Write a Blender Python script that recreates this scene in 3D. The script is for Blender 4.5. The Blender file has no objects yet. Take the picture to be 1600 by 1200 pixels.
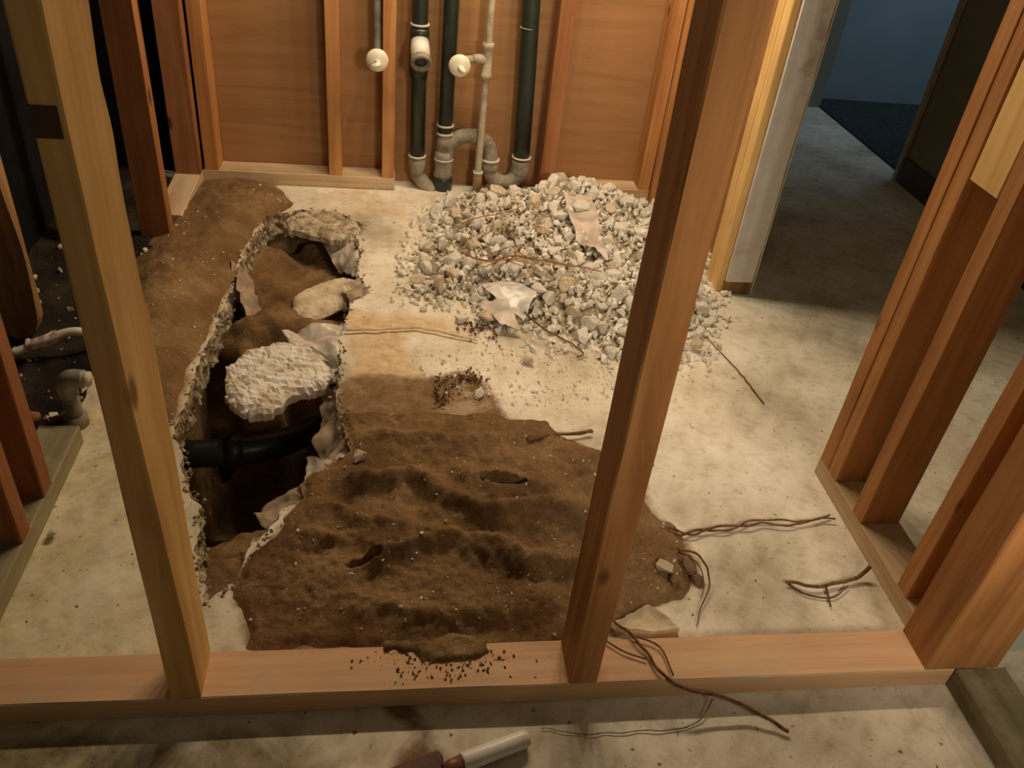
import bpy, bmesh, math, random
import numpy as np
from mathutils import Matrix, Vector, Euler, geometry, noise as mnoise

scene = bpy.context.scene
COL = scene.collection
random.seed(7)
RNG = np.random.default_rng(11)

# ------------------------------------------------------------------ camera
FPX = 1312.5
PITCH, YAW, ROLL = 0.626258, 0.176781, 0.117448
CAM_H = 1.3
cy, sy, cp, sp = math.cos(YAW), math.sin(YAW), math.cos(PITCH), math.sin(PITCH)
FW = Vector((sy * cp, cy * cp, -sp))
R0 = Vector((cy, -sy, 0))
U0 = R0.cross(FW)
RT = R0 * math.cos(ROLL) + U0 * math.sin(ROLL)
UP = U0 * math.cos(ROLL) - R0 * math.sin(ROLL)
cam_data = bpy.data.cameras.new('camera')
cam = bpy.data.objects.new('camera', cam_data)
COL.objects.link(cam)
cam_data.sensor_width = 36.0
cam_data.lens = FPX / 1600.0 * 36.0
cam_data.clip_start = 0.02
M = Matrix.Identity(4)
for i in range(3):
    M[i][0] = RT[i]; M[i][1] = UP[i]; M[i][2] = -FW[i]
M[2][3] = CAM_H
cam.matrix_world = M
scene.camera = cam

# ------------------------------------------------------------------ world, lights, exposure
world = bpy.data.worlds.new('world')
scene.world = world
world.use_nodes = True
bg = world.node_tree.nodes['Background']
bg.inputs[0].default_value = (1.0, 0.80, 0.52, 1)
bg.inputs[1].default_value = 0.045

def lamp(name, kind, loc, power, color, size=0.1, target=None):
    d = bpy.data.lights.new(name, kind)
    d.energy = power
    d.color = color
    if kind == 'AREA':
        d.size = size
    else:
        d.shadow_soft_size = size
    o = bpy.data.objects.new(name, d)
    o.location = loc
    if target:
        o.rotation_euler = (Vector(target) - Vector(loc)).to_track_quat('-Z', 'Y').to_euler()
    COL.objects.link(o)
    return o

for bx in (-0.15, 0.12, 0.39, 0.66, 0.90):
    lamp('vanity_bulb', 'POINT', (bx, 2.52, 1.74), 10.5 if bx < 0.3 else 14.0, (1.0, 0.80, 0.55), 0.04)
lamp('camera_side_fill', 'AREA', (1.0, -0.3, 1.35), 5.0, (1.0, 0.82, 0.62), 0.35, (1.05, 2.3, 0.5)).data.spread = 1.3  # unseen fill light added on the camera side to brighten jamb and studs
lamp('far_room_daylight', 'AREA', (2.7, 3.75, 2.1), 2.2, (0.50, 0.74, 1.0), 0.4, (2.75, 4.47, 0.6)).data.spread = 1.9

vs = scene.view_settings
vs.view_transform = 'Standard'
vs.look = 'None'
vs.gamma = 1.0
vs.use_curve_mapping = False
vs.exposure = 0.5

# ------------------------------------------------------------------ helpers
def G(px, py, z=0.0):
    """where the photograph's viewing ray at a pixel meets the height z"""
    d = RT * ((px - 800) / FPX) - UP * ((py - 600) / FPX) + FW
    t = (z - CAM_H) / d.z
    return Vector((d.x * t, d.y * t, z))

def GY(px, py, y):
    d = RT * ((px - 800) / FPX) - UP * ((py - 600) / FPX) + FW
    t = y / d.y
    return Vector((d.x * t, y, CAM_H + d.z * t))

def props(o, label=None, cat=None, group=None, kind=None):
    if label: o['label'] = label
    if cat: o['category'] = cat
    if group: o['group'] = group
    if kind: o['kind'] = kind
    return o

def link(name, me, mat=None, parent=None, loc=(0, 0, 0), rot=(0, 0, 0)):
    o = bpy.data.objects.new(name, me)
    COL.objects.link(o)
    if mat is not None and me is not None and len(me.materials) == 0:
        me.materials.append(mat)
    if parent is not None:
        o.parent = parent
    o.location = loc
    o.rotation_euler = rot
    return o

def empty(name, loc, rot=(0, 0, 0)):
    o = bpy.data.objects.new(name, None)
    o.empty_display_size = 0.05
    o.location = loc
    o.rotation_euler = rot
    COL.objects.link(o)
    return o

def me_bm(name, bm, smooth=False):
    me = bpy.data.meshes.new(name)
    bm.normal_update()
    bm.to_mesh(me)
    bm.free()
    if smooth:
        for p in me.polygons: p.use_smooth = True
    return me

def me_py(name, v, f, smooth=False):
    me = bpy.data.meshes.new(name)
    me.from_pydata([tuple(map(float, a)) for a in v], [], [tuple(map(int, a)) for a in f])
    me.update()
    if smooth:
        for p in me.polygons: p.use_smooth = True
    return me

def tube_geo(pts, rad, seg=10, cap=True):
    """vertices and faces of a tube through pts"""
    pts = [Vector(p) for p in pts]
    n = len(pts)
    if not hasattr(rad, '__len__'): rad = [rad] * n
    V, F = [], []
    ref = Vector((0, 0, 1))
    t0 = (pts[1] - pts[0]).normalized()
    if abs(t0.dot(ref)) > 0.9: ref = Vector((0, 1, 0))
    a = t0.cross(ref).normalized()
    for i in range(n):
        t = (pts[min(i + 1, n - 1)] - pts[max(i - 1, 0)]).normalized()
        a = (a - t * a.dot(t)).normalized()
        b = t.cross(a)
        for k in range(seg):
            th = 2 * math.pi * k / seg
            V.append(pts[i] + (a * math.cos(th) + b * math.sin(th)) * rad[i])
    for i in range(n - 1):
        for k in range(seg):
            k2 = (k + 1) % seg
            F.append((i * seg + k, i * seg + k2, (i + 1) * seg + k2, (i + 1) * seg + k))
    if cap:
        F.append(tuple(range(seg))[::-1])
        F.append(tuple((n - 1) * seg + k for k in range(seg)))
    return V, F

def tube(name, pts, rad, mat, parent=None, seg=14, cap=True, off=None):
    V, F = tube_geo(pts, rad, seg, cap)
    if off is not None:
        V = [v - Vector(off) for v in V]
    me = me_py(name, V, F, True)
    return link(name, me, mat, parent)

def smooth_path(pts, n=6):
    """Catmull-Rom"""
    pts = [Vector(p) for p in pts]
    P = [pts[0] * 2 - pts[1]] + pts + [pts[-1] * 2 - pts[-2]]
    out = []
    for i in range(1, len(P) - 2):
        for k in range(n):
            t = k / n
            a, b, c, d = P[i - 1], P[i], P[i + 1], P[i + 2]
            out.append(0.5 * ((2 * b) + (c - a) * t + (2 * a - 5 * b + 4 * c - d) * t * t + (3 * b - a - 3 * c + d) * t ** 3))
    out.append(pts[-1])
    return out

def lathe(name, prof, mat, parent=None, seg=24, loc=(0, 0, 0), rot=(0, 0, 0)):
    """profile of (radius, height) about local Z"""
    V, F = [], []
    for r, z in prof:
        for k in range(seg):
            th = 2 * math.pi * k / seg
            V.append((r * math.cos(th), r * math.sin(th), z))
    for i in range(len(prof) - 1):
        for k in range(seg):
            k2 = (k + 1) % seg
            F.append((i * seg + k, i * seg + k2, (i + 1) * seg + k2, (i + 1) * seg + k))
    F.append(tuple(range(seg))[::-1])
    F.append(tuple((len(prof) - 1) * seg + k for k in range(seg)))
    me = me_py(name, V, F, True)
    return link(name, me, mat, parent, loc, rot)

def box_me(name, x0, x1, y0, y1, z0, z1, bev=0.0):
    bm = bmesh.new()
    bmesh.ops.create_cube(bm, size=1)
    for v in bm.verts:
        v.co = Vector(((x0 + x1) / 2 + v.co.x * (x1 - x0), (y0 + y1) / 2 + v.co.y * (y1 - y0), (z0 + z1) / 2 + v.co.z * (z1 - z0)))
    if bev > 0:
        bmesh.ops.bevel(bm, geom=bm.edges[:], offset=bev, segments=2, affect='EDGES')
    return me_bm(name, bm)

# numpy noise and polygon distance
_perm = RNG.random((256, 256))
def vnoise(x, y):
    xi = np.floor(x).astype(int); yi = np.floor(y).astype(int)
    fx = x - xi; fy = y - yi
    fx = fx * fx * (3 - 2 * fx); fy = fy * fy * (3 - 2 * fy)
    def h(a, b): return _perm[a % 256, b % 256]
    return (h(xi, yi) * (1 - fx) + h(xi + 1, yi) * fx) * (1 - fy) + (h(xi, yi + 1) * (1 - fx) + h(xi + 1, yi + 1) * fx) * fy
def fbm(x, y, s, o=4, off=0.0):
    t = 0; a = 1.0; n = 0
    for k in range(o):
        t = t + a * vnoise(x * s + off + 17.3 * k, y * s + off * 1.7 + 9.1 * k); n += a
        a *= 0.5; s *= 2.03
    return t / n
def sdf(x, y, poly):
    """positive inside"""
    x = np.asarray(x, float); y = np.asarray(y, float)
    d = np.full(x.shape, 1e9); ins = np.zeros(x.shape, bool)
    n = len(poly)
    for i in range(n):
        ax, ay = poly[i][0], poly[i][1]; bx, by = poly[(i + 1) % n][0], poly[(i + 1) % n][1]
        ex, ey = bx - ax, by - ay
        t = np.clip(((x - ax) * ex + (y - ay) * ey) / (ex * ex + ey * ey + 1e-12), 0, 1)
        d = np.minimum(d, (x - ax - t * ex) ** 2 + (y - ay - t * ey) ** 2)
        c = ((ay > y) != (by > y)) & (x < (bx - ax) * (y - ay) / (by - ay + 1e-15) + ax)
        ins ^= c
    return np.sqrt(d) * np.where(ins, 1, -1)
def sstep(a, b, x):
    t = np.clip((x - a) / (b - a), 0, 1)
    return t * t * (3 - 2 * t)
def GP(pts, z=0.0):
    return [tuple(G(a, b, z))[:2] for a, b in pts]

# ------------------------------------------------------------------ materials
def newmat(name):
    m = bpy.data.materials.new(name)
    m.use_nodes = True
    nt = m.node_tree
    b = nt.nodes['Principled BSDF']
    return m, nt, b
def nd(nt, t, **kw):
    n = nt.nodes.new(t)
    for k, v in kw.items():
        if k.startswith('_'): setattr(n, k[1:], v)
        else: n.inputs[k].default_value = v
    return n
def ramp(nt, fac, stops):
    r = nt.nodes.new('ShaderNodeValToRGB')
    e = r.color_ramp.elements
    while len(e) < len(stops): e.new(0.5)
    for i, (p, c) in enumerate(stops):
        e[i].position = p
        e[i].color = (c[0], c[1], c[2], 1)
    nt.links.new(fac, r.inputs[0])
    return r
def mix(nt, fac, a, b, mode='MIX'):
    m = nt.nodes.new('ShaderNodeMix')
    m.data_type = 'RGBA'
    m.blend_type = mode
    for sock, v in ((m.inputs[0], fac), (m.inputs[6], a), (m.inputs[7], b)):
        if hasattr(v, 'node'): nt.links.new(v, sock)
        elif isinstance(v, (int, float)): sock.default_value = v
        else: sock.default_value = (v[0], v[1], v[2], 1)
    return m.outputs[2]
def bump(nt, b, h, strength=0.3, dist=0.002, prev=None):
    n = nd(nt, 'ShaderNodeBump', Strength=strength, Distance=dist)
    nt.links.new(h, n.inputs['Height'])
    if prev is not None: nt.links.new(prev, n.inputs['Normal'])
    nt.links.new(n.outputs[0], b.inputs['Normal'])
    return n.outputs[0]

def wood_mat(name, dark, mid, light, rough=0.65, dirt=0.0, knots=True):
    m, nt, b = newmat(name)
    tc = nd(nt, 'ShaderNodeTexCoord'); oi = nd(nt, 'ShaderNodeObjectInfo')
    add = nd(nt, 'ShaderNodeVectorMath', _operation='ADD')
    mul = nd(nt, 'ShaderNodeVectorMath', _operation='SCALE'); mul.inputs[3].default_value = 13.0
    comb = nd(nt, 'ShaderNodeCombineXYZ')
    for k in range(3): nt.links.new(oi.outputs['Random'], comb.inputs[k])
    nt.links.new(comb.outputs[0], mul.inputs[0])
    nt.links.new(tc.outputs['Object'], add.inputs[0]); nt.links.new(mul.outputs[0], add.inputs[1])
    mp = nd(nt, 'ShaderNodeMapping'); mp.inputs['Scale'].default_value = (26, 26, 1.4)
    nt.links.new(add.outputs[0], mp.inputs[0])
    n1 = nd(nt, 'ShaderNodeTexNoise', Scale=1.0, Detail=5.0, Roughness=0.6, Distortion=0.6)
    nt.links.new(mp.outputs[0], n1.inputs['Vector'])
    r = ramp(nt, n1.outputs['Fac'], [(0.28, dark), (0.52, mid), (0.75, light)])
    n2 = nd(nt, 'ShaderNodeTexNoise', Scale=4.0, Detail=3.0)
    nt.links.new(add.outputs[0], n2.inputs['Vector'])
    r2 = ramp(nt, n2.outputs['Fac'], [(0.3, (0.80, 0.74, 0.68)), (0.7, (1.12, 1.1, 1.05))])
    c = mix(nt, 0.7, r.outputs[0], r2.outputs[0], 'MULTIPLY')
    if knots:
        mk = nd(nt, 'ShaderNodeMapping'); mk.inputs['Scale'].default_value = (9, 9, 4.0)
        nt.links.new(add.outputs[0], mk.inputs[0])
        vo = nd(nt, 'ShaderNodeTexVoronoi', Scale=1.0); nt.links.new(mk.outputs[0], vo.inputs['Vector'])
        rk = ramp(nt, vo.outputs['Distance'], [(0.06, (1, 1, 1)), (0.13, (0, 0, 0))])
        c = mix(nt, rk.outputs[0], c, tuple(0.4 * a for a in dark))
    if dirt > 0:
        n3 = nd(nt, 'ShaderNodeTexNoise', Scale=14.0, Detail=6.0, Roughness=0.7)
        nt.links.new(add.outputs[0], n3.inputs['Vector'])
        rd = ramp(nt, n3.outputs['Fac'], [(0.50, (0, 0, 0)), (0.72, (dirt, dirt, dirt))])
        c = mix(nt, rd.outputs[0], c, (0.52, 0.44, 0.31))
    nt.links.new(c, b.inputs['Base Color'])
    b.inputs['Roughness'].default_value = rough
    b.inputs['Specular IOR Level'].default_value = 0.25
    bump(nt, b, n1.outputs['Fac'], 0.25, 0.002)
    return m

def noise_mat(name, stops, scale=20, detail=6, rough=0.8, bs=0.3, bd=0.003, spec=0.3, metal=0.0, coord='Object', bscale=None):
    m, nt, b = newmat(name)
    tc = nd(nt, 'ShaderNodeTexCoord')
    n = nd(nt, 'ShaderNodeTexNoise', Scale=float(scale), Detail=float(detail), Roughness=0.62)
    nt.links.new(tc.outputs[coord], n.inputs['Vector'])
    r = ramp(nt, n.outputs['Fac'], stops)
    nt.links.new(r.outputs[0], b.inputs['Base Color'])
    b.inputs['Roughness'].default_value = rough
    b.inputs['Specular IOR Level'].default_value = spec
    b.inputs['Metallic'].default_value = metal
    if bs > 0:
        n2 = nd(nt, 'ShaderNodeTexNoise', Scale=float(bscale or scale * 3), Detail=5.0, Roughness=0.7)
        nt.links.new(tc.outputs[coord], n2.inputs['Vector'])
        bump(nt, b, n2.outputs['Fac'], bs, bd)
    return m

W_STUD = wood_mat('stud_wood', (0.29, 0.125, 0.040), (0.46, 0.220, 0.078), (0.57, 0.31, 0.125))
W_PALE = wood_mat('pale_stud_wood', (0.62, 0.37, 0.13), (0.82, 0.56, 0.23), (0.88, 0.66, 0.32))
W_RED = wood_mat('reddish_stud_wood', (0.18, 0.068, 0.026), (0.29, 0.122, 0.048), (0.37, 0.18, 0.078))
W_PLATE = wood_mat('peach_plate_wood', (0.52, 0.31, 0.17), (0.68, 0.44, 0.26), (0.76, 0.54, 0.35), dirt=0.6, knots=False)
W_DUSTY = wood_mat('dusty_plate_wood', (0.40, 0.26, 0.14), (0.58, 0.44, 0.28), (0.68, 0.56, 0.40), dirt=0.8, knots=False)
W_GREY = wood_mat('grey_green_plate_wood', (0.16, 0.14, 0.075), (0.27, 0.25, 0.15), (0.34, 0.32, 0.20), dirt=0.4, knots=False)
W_OLD = wood_mat('old_weathered_wood', (0.13, 0.07, 0.03), (0.30, 0.18, 0.08), (0.45, 0.30, 0.13))

# concrete slab with dust and dirt masks carried by the mesh
def concrete_mat():
    m, nt, b = newmat('concrete_slab')
    tc = nd(nt, 'ShaderNodeTexCoord')
    n1 = nd(nt, 'ShaderNodeTexNoise', Scale=3.2, Detail=8.0, Roughness=0.62)
    nt.links.new(tc.outputs['Object'], n1.inputs['Vector'])
    r1 = ramp(nt, n1.outputs['Fac'], [(0.30, (0.40, 0.35, 0.25)), (0.47, (0.68, 0.62, 0.49)), (0.64, (0.84, 0.80, 0.68))])
    n2 = nd(nt, 'ShaderNodeTexNoise', Scale=26.0, Detail=7.0, Roughness=0.7)
    nt.links.new(tc.outputs['Object'], n2.inputs['Vector'])
    r2 = ramp(nt, n2.outputs['Fac'], [(0.32, (0.70, 0.66, 0.58)), (0.50, (1.0, 1.0, 1.0)), (0.7, (1.1, 1.1, 1.1))])
    c = mix(nt, 0.75, r1.outputs[0], r2.outputs[0], 'MULTIPLY')
    # small dark specks and crumbs
    n4 = nd(nt, 'ShaderNodeTexNoise', Scale=70.0, Detail=3.0, Roughness=0.5)
    nt.links.new(tc.outputs['Object'], n4.inputs['Vector'])
    r4 = ramp(nt, n4.outputs['Fac'], [(0.27, (1, 1, 1)), (0.33, (0, 0, 0))])
    c = mix(nt, r4.outputs[0], c, (0.20, 0.15, 0.09))
    n6 = nd(nt, 'ShaderNodeTexNoise', Scale=9.0, Detail=8.0, Roughness=0.72, Distortion=0.8)
    nt.links.new(tc.outputs['Object'], n6.inputs['Vector'])
    # stains, dust and a plain darker tone, broken up by two noises so that the slab shows through
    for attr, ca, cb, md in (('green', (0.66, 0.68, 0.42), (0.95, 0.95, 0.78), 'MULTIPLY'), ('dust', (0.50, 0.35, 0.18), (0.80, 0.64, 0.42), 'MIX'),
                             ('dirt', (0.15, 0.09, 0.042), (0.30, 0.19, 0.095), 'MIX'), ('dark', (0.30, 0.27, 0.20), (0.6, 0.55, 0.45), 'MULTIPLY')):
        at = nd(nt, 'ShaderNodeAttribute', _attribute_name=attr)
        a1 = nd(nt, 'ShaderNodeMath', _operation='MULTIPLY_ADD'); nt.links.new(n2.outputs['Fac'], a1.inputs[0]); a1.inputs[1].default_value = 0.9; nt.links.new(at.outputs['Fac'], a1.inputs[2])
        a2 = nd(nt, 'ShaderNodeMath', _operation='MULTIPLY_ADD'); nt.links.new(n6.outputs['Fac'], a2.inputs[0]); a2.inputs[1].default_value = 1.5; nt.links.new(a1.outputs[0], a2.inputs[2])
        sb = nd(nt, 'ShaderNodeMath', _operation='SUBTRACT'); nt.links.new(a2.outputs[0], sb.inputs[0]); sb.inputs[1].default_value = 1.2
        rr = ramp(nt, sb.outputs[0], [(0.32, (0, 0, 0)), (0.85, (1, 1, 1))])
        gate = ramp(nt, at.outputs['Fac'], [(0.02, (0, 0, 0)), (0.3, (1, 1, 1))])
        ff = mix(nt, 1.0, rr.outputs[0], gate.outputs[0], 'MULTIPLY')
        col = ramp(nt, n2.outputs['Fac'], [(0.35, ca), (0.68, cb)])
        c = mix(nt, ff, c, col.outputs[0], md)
    nt.links.new(c, b.inputs['Base Color'])
    b.inputs['Roughness'].default_value = 0.85
    b.inputs['Specular IOR Level'].default_value = 0.2
    p = bump(nt, b, n1.outputs['Fac'], 0.25, 0.01)
    bump(nt, b, n2.outputs['Fac'], 0.35, 0.003, p)
    return m
M_CONC = concrete_mat()

def dirt_mat(name, dark, mid, light, speck=(0.5, 0.42, 0.3)):
    m, nt, b = newmat(name)
    tc = nd(nt, 'ShaderNodeTexCoord')
    n1 = nd(nt, 'ShaderNodeTexNoise', Scale=6.0, Detail=8.0, Roughness=0.65)
    nt.links.new(tc.outputs['Object'], n1.inputs['Vector'])
    r1 = ramp(nt, n1.outputs['Fac'], [(0.3, dark), (0.5, mid), (0.7, light)])
    n2 = nd(nt, 'ShaderNodeTexNoise', Scale=160.0, Detail=4.0, Roughness=0.7)
    nt.links.new(tc.outputs['Object'], n2.inputs['Vector'])
    r2 = ramp(nt, n2.outputs['Fac'], [(0.3, (0.65, 0.6, 0.55)), (0.55, (1, 1, 1)), (0.75, (1.25, 1.2, 1.1))])
    c = mix(nt, 0.8, r1.outputs[0], r2.outputs[0], 'MULTIPLY')
    vo = nd(nt, 'ShaderNodeTexVoronoi', Scale=75.0)
    nt.links.new(tc.outputs['Object'], vo.inputs['Vector'])
    rv = ramp(nt, vo.outputs['Distance'], [(0.10, (1, 1, 1)), (0.17, (0, 0, 0))])
    n3 = nd(nt, 'ShaderNodeTexNoise', Scale=12.0, Detail=2.0)
    nt.links.new(tc.outputs['Object'], n3.inputs['Vector'])
    r3 = ramp(nt, n3.outputs['Fac'], [(0.5, (0, 0, 0)), (0.6, (1, 1, 1))])
    f = mix(nt, 1.0, rv.outputs[0], r3.outputs[0], 'MULTIPLY')
    c = mix(nt, f, c, speck)
    nt.links.new(c, b.inputs['Base Color'])
    b.inputs['Roughness'].default_value = 0.95
    b.inputs['Specular IOR Level'].default_value = 0.1
    n5 = nd(nt, 'ShaderNodeTexNoise', Scale=45.0, Detail=6.0, Roughness=0.75)
    nt.links.new(tc.outputs['Object'], n5.inputs['Vector'])
    bump(nt, b, n5.outputs['Fac'], 0.7, 0.012)
    return m
M_DIRT = dirt_mat('brown_dirt', (0.13, 0.075, 0.034), (0.235, 0.145, 0.068), (0.36, 0.24, 0.12))
M_SOIL = dirt_mat('pit_soil', (0.09, 0.052, 0.024), (0.17, 0.10, 0.046), (0.26, 0.17, 0.08))
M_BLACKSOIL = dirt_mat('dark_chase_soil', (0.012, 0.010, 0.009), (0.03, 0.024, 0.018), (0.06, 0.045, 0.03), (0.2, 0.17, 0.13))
M_STONE = noise_mat('broken_concrete', [(0.3, (0.52, 0.47, 0.38)), (0.5, (0.76, 0.72, 0.62)), (0.7, (0.88, 0.86, 0.79))], 16, 6, 0.9, 0.5, 0.006, 0.15, bscale=60)
M_STONE2 = noise_mat('tan_concrete', [(0.3, (0.42, 0.32, 0.20)), (0.5, (0.64, 0.54, 0.38)), (0.7, (0.78, 0.70, 0.54))], 16, 6, 0.9, 0.5, 0.006, 0.15, bscale=60)
M_STONE3 = noise_mat('brown_clod', [(0.3, (0.16, 0.10, 0.055)), (0.6, (0.34, 0.23, 0.13))], 20, 6, 0.95, 0.6, 0.008, 0.1, bscale=60)
M_GRIT = noise_mat('gap_shade_grit', [(0.35, (0.25, 0.19, 0.12)), (0.5, (0.45, 0.38, 0.27)), (0.65, (0.62, 0.56, 0.44))], 60, 6, 0.95, 0.9, 0.012, 0.1, bscale=110)  # grit coloured darker to put shade into the gaps between stones
M_CRUMB = noise_mat('broken_edge_concrete', [(0.34, (0.17, 0.115, 0.06)), (0.5, (0.46, 0.38, 0.25)), (0.66, (0.70, 0.64, 0.50))], 34, 6, 0.95, 0.8, 0.01, 0.1, bscale=80)
M_CLUMP = noise_mat('reddish_earth', [(0.35, (0.10, 0.05, 0.025)), (0.65, (0.26, 0.14, 0.07))], 40, 5, 0.95, 0.6, 0.006, 0.1)
M_PLASTER = noise_mat('white_flaky_plaster', [(0.32, (0.52, 0.40, 0.22)), (0.45, (0.74, 0.68, 0.56)), (0.6, (0.90, 0.87, 0.80))], 14, 5, 0.8, 0.4, 0.004, 0.3, bscale=70)
M_PLY = None
def ply_mat():
    m, nt, b = newmat('orange_brown_plywood')
    tc = nd(nt, 'ShaderNodeTexCoord')
    mp = nd(nt, 'ShaderNodeMapping'); mp.inputs['Scale'].default_value = (1.6, 8, 22)
    nt.links.new(tc.outputs['Object'], mp.inputs[0])
    n1 = nd(nt, 'ShaderNodeTexNoise', Scale=1.0, Detail=5.0, Roughness=0.6, Distortion=1.2)
    nt.links.new(mp.outputs[0], n1.inputs['Vector'])
    r = ramp(nt, n1.outputs['Fac'], [(0.3, (0.28, 0.140, 0.055)), (0.5, (0.33, 0.170, 0.068)), (0.72, (0.37, 0.195, 0.080))])
    nt.links.new(r.outputs[0], b.inputs['Base Color'])
    b.inputs['Roughness'].default_value = 0.6
    b.inputs['Specular IOR Level'].default_value = 0.3
    bump(nt, b, n1.outputs['Fac'], 0.1, 0.002)
    return m
M_PLY = ply_mat()
def plain(name, col, rough=0.5, metal=0.0, spec=0.4):
    return noise_mat(name, [(0.35, tuple(0.82 * c for c in col)), (0.65, tuple(min(1, 1.1 * c) for c in col))], 12, 4, rough, 0.15, 0.002, spec, metal)
M_ABS = plain('dark_green_black_pipe', (0.020, 0.030, 0.022), 0.38, 0, 0.5)
M_CASTGREY = noise_mat('dusty_grey_fitting', [(0.35, (0.16, 0.14, 0.10)), (0.6, (0.33, 0.29, 0.22))], 25, 5, 0.75, 0.3, 0.003, 0.3)
M_RING = plain('pale_joint_ring', (0.62, 0.58, 0.48), 0.6)
M_WHITEFIT = plain('white_tee_fitting', (0.72, 0.70, 0.62), 0.45)
M_DARKRUB = plain('dark_pipe_mouth', (0.05, 0.05, 0.045), 0.5)
M_VALVE = plain('cream_escutcheon', (0.86, 0.82, 0.66), 0.4)
M_SUPPLY = noise_mat('dull_grey_supply_pipe', [(0.35, (0.30, 0.25, 0.17)), (0.6, (0.50, 0.44, 0.32))], 18, 4, 0.6, 0.2, 0.002, 0.4)
M_GALV = noise_mat('dull_galvanised_pipe', [(0.35, (0.17, 0.17, 0.15)), (0.6, (0.34, 0.33, 0.28))], 22, 4, 0.55, 0.2, 0.002, 0.4, 0.3)
M_COPPER = plain('tan_copper_coupling', (0.42, 0.27, 0.14), 0.5)
M_PAINTWHITE = noise_mat('white_painted_board', [(0.33, (0.50, 0.46, 0.42)), (0.42, (0.70, 0.68, 0.66)), (0.6, (0.78, 0.77, 0.76))], 9, 8, 0.6, 0.2, 0.003, 0.3)
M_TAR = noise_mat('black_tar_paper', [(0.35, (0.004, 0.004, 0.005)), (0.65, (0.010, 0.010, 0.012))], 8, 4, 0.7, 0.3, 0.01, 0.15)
M_BLUEWALL = noise_mat('blue_painted_wall', [(0.35, (0.27, 0.37, 0.42)), (0.65, (0.32, 0.42, 0.47))], 3, 4, 0.8, 0.05, 0.002, 0.2)
M_GREENWALL = noise_mat('grey_green_painted_wall', [(0.35, (0.24, 0.27, 0.22)), (0.65, (0.29, 0.32, 0.26))], 3, 4, 0.8, 0.05, 0.002, 0.2)
M_OLIVE = noise_mat('olive_grey_wall', [(0.35, (0.21, 0.19, 0.13)), (0.65, (0.26, 0.235, 0.165))], 3, 4, 0.85, 0.05, 0.002, 0.2)
M_OLIVETRIM = plain('olive_corner_trim', (0.40, 0.36, 0.25), 0.6)
M_DARKBASE = plain('dark_baseboard', (0.075, 0.055, 0.038), 0.6)
M_DARKCARPET = noise_mat('dark_carpet', [(0.35, (0.035, 0.042, 0.045)), (0.65, (0.06, 0.07, 0.07))], 60, 4, 1.0, 0.5, 0.004, 0.05)
M_DRYWALL = noise_mat('pale_green_drywall', [(0.35, (0.42, 0.48, 0.42)), (0.65, (0.50, 0.56, 0.50))], 5, 4, 0.85, 0.1, 0.002, 0.2)
M_ROOT = noise_mat('brown_root', [(0.35, (0.10, 0.05, 0.025)), (0.65, (0.22, 0.13, 0.065))], 60, 4, 0.9, 0.5, 0.003, 0.1)
M_REDROOT = noise_mat('rusty_root', [(0.35, (0.22, 0.08, 0.03)), (0.65, (0.36, 0.17, 0.08))], 60, 4, 0.9, 0.5, 0.003, 0.1)
M_HANDLE = plain('white_plastic_handle', (0.86, 0.83, 0.78), 0.35)
M_BLADE = noise_mat('rusty_brown_blade', [(0.35, (0.06, 0.02, 0.014)), (0.65, (0.14, 0.05, 0.03))], 30, 4, 0.6, 0.3, 0.002, 0.4)
M_FERRULE = plain('reddish_brown_ferrule', (0.22, 0.09, 0.05), 0.4)
M_CABLE = plain('greenish_white_hose', (0.62, 0.63, 0.52), 0.45)
M_TAG = noise_mat('pinkish_paper_tag', [(0.40, (0.40, 0.26, 0.26)), (0.52, (0.78, 0.66, 0.62)), (0.7, (0.85, 0.76, 0.72))], 60, 2, 0.7, 0.0, 0.001, 0.2)

def film_mat(name, col, alpha=0.75):
    m, nt, b = newmat(name)
    tc = nd(nt, 'ShaderNodeTexCoord')
    n = nd(nt, 'ShaderNodeTexNoise', Scale=18.0, Detail=5.0)
    nt.links.new(tc.outputs['Object'], n.inputs['Vector'])
    r = ramp(nt, n.outputs['Fac'], [(0.35, tuple(c * 0.6 for c in col)), (0.6, col)])
    nt.links.new(r.outputs[0], b.inputs['Base Color'])
    b.inputs['Roughness'].default_value = 0.33
    b.inputs['Alpha'].default_value = alpha
    b.inputs['Specular IOR Level'].default_value = 0.5
    bump(nt, b, n.outputs['Fac'], 0.3, 0.004)
    return m
M_FILM = film_mat('milky_plastic_film', (0.74, 0.66, 0.56), 0.88)
M_FILMW = film_mat('white_plastic_film', (0.86, 0.83, 0.78), 0.95)
M_FILMB = film_mat('soiled_plastic_film', (0.46, 0.36, 0.25), 0.93)

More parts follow.
